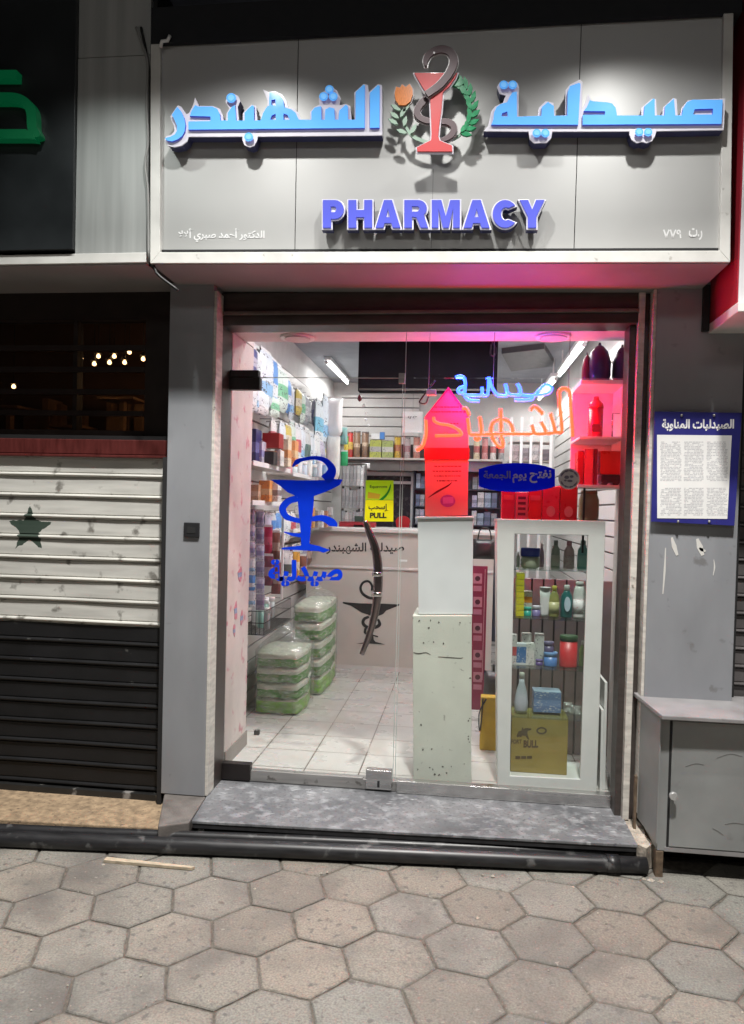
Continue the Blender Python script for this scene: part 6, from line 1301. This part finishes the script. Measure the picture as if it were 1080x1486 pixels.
# red boxes on the cabinet
YX = .12; zc_ = zt+.0008
for a, b, t, col, lb_ in ((729, 748, 712, (0.55, 0.02, 0.06), 'plain red box at the left end on the cabinet top'), (749, 767, 714, (0.62, 0.12, 0.14), 'pink red box with dark stripes on the cabinet top'), (768, 787, 708, (0.60, 0.02, 0.025), 'bright red box in the middle on the cabinet top'), (788, 813, 706, (0.58, 0.03, 0.06), 'wide red box with pink picture on the cabinet top'), (814, 839, 704, (0.45, 0.015, 0.025), 'darker red box right of the wide one on the cabinet top')):
    x0, z1 = at(a, t, YX); x1, _ = at(b, t, YX)
    o = thing('red_box', lb_, 'box', ((x0+x1)/2, YX, zc_), 'red boxes on the cabinet top')
    MB().box(x0, x1, YX, YX+.10, zc_, z1).build('carton_body', P(col, .3), o, .002)
    if 'stripes' in lb_:
        for k in range(4): MB().box(x0+.012, x1-.012, YX-.001, YX-.0002, zc_+.02+.028*k, zc_+.034+.028*k).build('dark_stripe', P((0.16, 0.01, 0.03)), o)
    elif 'picture' in lb_ or 'darker' in lb_: MB().slab([disc((x0+x1)/2, zc_+.045, .022, 14, .028)], YX-.0012, YX-.0002).build('picture', P((0.62, 0.22, 0.20)), o)
    else: MB().box(x0+.008, x1-.008, YX-.001, YX-.0002, zc_+.10, zc_+.125).build('label', P((0.66, 0.10, 0.10)), o)
x0, z1 = at(842, 712, .2); x1, _ = at(872, 712, .2)
o = thing('brown_box', 'tan brown jar shaped box at the right end of the cabinet top', 'box', ((x0+x1)/2, .2, zc_)); MB().lathe((x0+x1)/2, .24, zc_, [((x1-x0)*.5*k, h) for k, h in ((.9, 0), (1, .02), (1, .11), (.8, .14))], 20).build('body', mat('tan_jar', (0.36, 0.24, 0.12), .4), o); MB().lathe((x0+x1)/2, .24, zc_+.1405, [((x1-x0)*.42, 0), ((x1-x0)*.40, .02)], 20).build('lid', P((0.30, 0.2, 0.12)), o)
# right wall shelf unit lit by the neon
su = thing('wall_shelf_unit', 'white wall shelf unit reddened by the neon, at the top right behind the glass', 'shelf', (1.95, .2, 1.55))
ux0, ux1 = at(838, 700, .12)[0], at(905, 700, .12)[0]; uy0, uy1 = .10, .41
zL = [at(870, py, .12)[1] for py in (704, 634, 552)]
for z, t in zip(zL, (.016, .014, .022)): MB().box(ux0, ux1, uy0, uy1, z-t, z).build('shelf_board', M['cab_white'], su, .002)
MB().box(ux1-.012, ux1, uy0, uy1, zL[0]+.0003, zL[2]-.0223).build('side_panel', M['cab_white'], su)
MB().box(ux0, ux1-.0125, uy1-.006, uy1, zL[0]+.0003, zL[2]-.0223).build('back_panel', P((0.62, 0.55, 0.53)), su)
MB().box(ux0+.03, ux0+.04, uy0+.006, uy0+.016, zL[0]-.35, zL[0]-.0165).build('support_rod', M['wire'], su)
def dome(label, a, b, t, z0, col):
    cx, r = span(a, b, .2); h = at((a+b)/2, t, .2)[1]-z0
    o = thing('dark_vase', label, 'vase', (cx, .22, z0), 'dark rounded vases on the shelf unit')
    MB().lathe(cx, .22, z0+.0006, [(r*.82, 0), (r, h*.2), (r, h*.55), (r*.75, h*.82), (r*.35, h*.96), (r*.12, h)], 22).build('body', P(col, .3), o); MB().lathe(cx, .22, z0+h+.001, [(r*.14, 0), (r*.10, .012)], 12).build('stopper', M['black_pl'], o)
dome('larger dark purple rounded vase on top of the shelf unit', 842, 876, 500, zL[2], (0.035, 0.012, 0.05)); dome('dark purple rounded vase at the frame side on top of the shelf unit', 878, 906, 503, zL[2], (0.03, 0.012, 0.05)); dome('small dark vase at the left edge on top of the shelf unit', 834, 848, 514, zL[2], (0.12, 0.01, 0.03))
cx, r = span(845, 866, .2); h = at(855, 576, .2)[1]-zL[1]
o = thing('red_canister', 'glossy red canister with knob lid on the middle shelf of the shelf unit', 'canister', (cx, .2, zL[1])); MB().lathe(cx, .2, zL[1]+.0006, [(r*.95, 0), (r, .01), (r, h*.72)], 22).build('body', P((0.50, 0.015, 0.04), .25), o); MB().lathe(cx, .2, zL[1]+h*.72+.001, [(r*1.05, 0), (r*1.02, h*.1), (r*.4, h*.2), (r*.35, h*.28)], 22).build('lid', P((0.60, 0.05, 0.08), .25), o); MB().box(cx-.025, cx+.02, .2-r-.0012, .2-r-.0002, zL[1]+.03, zL[1]+.07).build('label', P((0.16, 0.02, 0.03)), o)
o = thing('wire_stand', 'small chrome wire stand on the middle shelf of the shelf unit', 'stand', (2.0, .2, zL[1])); x, _ = span(882, 895, .2); MB().tube([(x-.03, .2, zL[1]+.001), (x-.03, .2, zL[1]+.13), (x+.03, .2, zL[1]+.13), (x+.03, .2, zL[1]+.001)], .004, 8).build('wire', M['steel'], o); MB().box(x-.04, x+.04, .18, .22, zL[1]+.0005, zL[1]+.004).build('foot', M['steel'], o)
for a, b, t, col, lb_ in ((839, 848, 655, (0.40, 0.01, 0.02), 'narrow dark red box on the bottom shelf of the shelf unit'), (849, 862, 652, (0.66, 0.08, 0.09), 'light red upright box on the bottom shelf of the shelf unit'), (862.5, 868, 652, (0.18, 0.005, 0.02), 'maroon upright box beside the light red one'), (872, 904, 655, (0.55, 0.03, 0.02), 'wide red toy box at the right of the bottom shelf')):
    x0, z1 = at(a, t, .16); x1, _ = at(b, t, .16); o = thing('red_box', lb_, 'box', ((x0+x1)/2, .16, zL[0]), 'red boxes on the shelf unit')
    zz0 = zL[0]+.0006 if 'wide' not in lb_ else zL[0]+.058
    MB().box(x0, x1, .16, .26, zz0, z1).build('carton_body', P(col, .3), o, .002); MB().box(x0+.001, x1-.001, .161, .259, z1+.0002, z1+.003).build('top_flap', P(dark(col, .8), .3), o)
o = thing('black_toy_truck', 'small black toy truck under the wide red box on the bottom shelf', 'toy', (2.0, .16, zL[0])); x0, x1 = at(873, 690, .15)[0], at(901, 690, .15)[0]
MB().box(x0, x1, .15, .25, zL[0]+.014, zL[0]+.056).build('truck_body', M['black_pl'], o, .006)
for xx in (x0+.02, x1-.02): MB().tube([(xx, .148, zL[0]+.0145), (xx, .252, zL[0]+.0145)], .0135, 14).build('wheel', P((0.04, 0.03, 0.03)), o)
# ------------------------------------------------------------------ neon sign
ne = thing('neon_sign', 'lit Arabic neon sign, blue upper word and orange lower word, hanging behind the fixed glass', 'neon sign', (1.45, .05, 1.95))
YZ = .05; G = lambda p: wz(zs((590, 530), 4.154, p), YZ)
def neon(name, strokes, m, r=.0058):
    mb = MB()
    for k, s in enumerate(strokes):
        pts = G(cat_rom(s, 7)); mb.tube([(x, YZ+.0035*(k % 3), z) for x, z in pts], r, 8)
    return mb.build(name, m, ne)
neon('blue_tube', [[(295, 74), (320, 66), (342, 72), (354, 100), (352, 150), (350, 172)], [(349, 168), (322, 166), (310, 152), (326, 134), (350, 128)], [(350, 172), (362, 198), (392, 212), (440, 214)], [(352, 180), (400, 181), (448, 180), (456, 160), (455, 132)], [(456, 165), (462, 180), (486, 178), (494, 140), (497, 70)], [(497, 70), (515, 130), (545, 176), (572, 182), (604, 182), (606, 150), (597, 112)], [(606, 160), (622, 178), (660, 180), (684, 178), (684, 140), (668, 112)], [(684, 160), (700, 178), (768, 182), (800, 150), (838, 118), (868, 124), (874, 146), (855, 168), (812, 178), (770, 182), (756, 204), (700, 210), (652, 208)]], M['neon_blue'], .0082)
neon('orange_tube', [[(118, 330), (120, 400), (112, 450), (95, 490), (62, 514)], [(165, 312), (168, 335), (200, 352), (262, 362), (312, 388), (330, 418), (270, 424), (172, 425)], [(335, 262), (356, 258), (368, 275), (378, 300)], [(368, 318), (374, 370), (382, 412), (420, 416), (448, 414), (450, 370), (442, 312)], [(448, 414), (500, 415), (570, 413), (640, 412), (700, 413), (752, 412), (765, 396), (756, 358)], [(568, 262), (570, 340), (572, 420), (582, 480), (560, 490), (530, 455), (510, 400), (522, 345), (568, 322), (622, 342), (640, 385), (640, 410)], [(762, 396), (780, 412), (830, 412), (838, 395), (812, 340)], [(836, 396), (852, 410), (888, 404), (892, 380), (868, 290)], [(890, 385), (905, 402), (934, 398), (936, 350), (920, 180), (926, 150), (952, 138), (984, 160), (990, 230), (1004, 430)], [(412, 436), (428, 448), (442, 436)], [(748, 272), (768, 246), (790, 258), (824, 296)]], M['neon_red'], .0082)
red_pts = ((90, 470), (120, 370), (200, 355), (250, 424), (320, 400), (400, 415), (500, 415), (570, 330), (570, 450), (640, 400), (760, 400), (850, 405), (930, 300), (990, 250))
blue_pts = ((320, 90), (345, 160), (400, 200), (500, 110), (590, 170), (680, 160), (780, 170), (850, 140))
for pts, col_ in ((red_pts, (1.0, 0.025, 0.02)), (blue_pts, (0.03, 0.08, 1.0))):
    for (gx, gy), (x, z) in zip(pts, G(pts)):
        P_ = (2.6 if gx < 330 else 5.4) if pts is red_pts else 1.6
        l_ = lamp('neon_light', 'POINT', (x, YZ, z), (x, YZ, 0), P_, col_, shadow_soft_size=0.02); l_.parent = ne; l_.matrix_parent_inverse = Matrix.Translation(-Vector(ne.location))
hw_ = MB()
for px in (622, 716, 826): x = at(px, 560, YZ)[0]; hw_.tube([(x, YZ+.02, at(px, 575, YZ)[1]), (x, YZ+.02, 2.325)], .0016, 6)
hw_.build('hanging_wire', M['cable'], ne)
MB().box(*(at(619, 570, YZ)[0], at(633, 570, YZ)[0]), YZ+.005, YZ+.03, at(620, 573, YZ)[1], at(620, 565, YZ)[1]).build('connector', M['white_pl'], ne, .002)
MB().tube([(x, YZ+.03, z) for x, z in wz(cat_rom([(632, 552), (622, 565), (612, 578), (609, 584), (618, 585), (622, 575)], 5), YZ+.03)], .0042, 8).build('lead', M['cable_black'], ne)
MB().tube([(x, YZ+.03, z) for x, z in wz(cat_rom([(714, 497), (720, 506), (718, 516), (712, 514), (713, 500)], 5), YZ+.03)], .0035, 8).build('lead', M['cable_black'], ne)
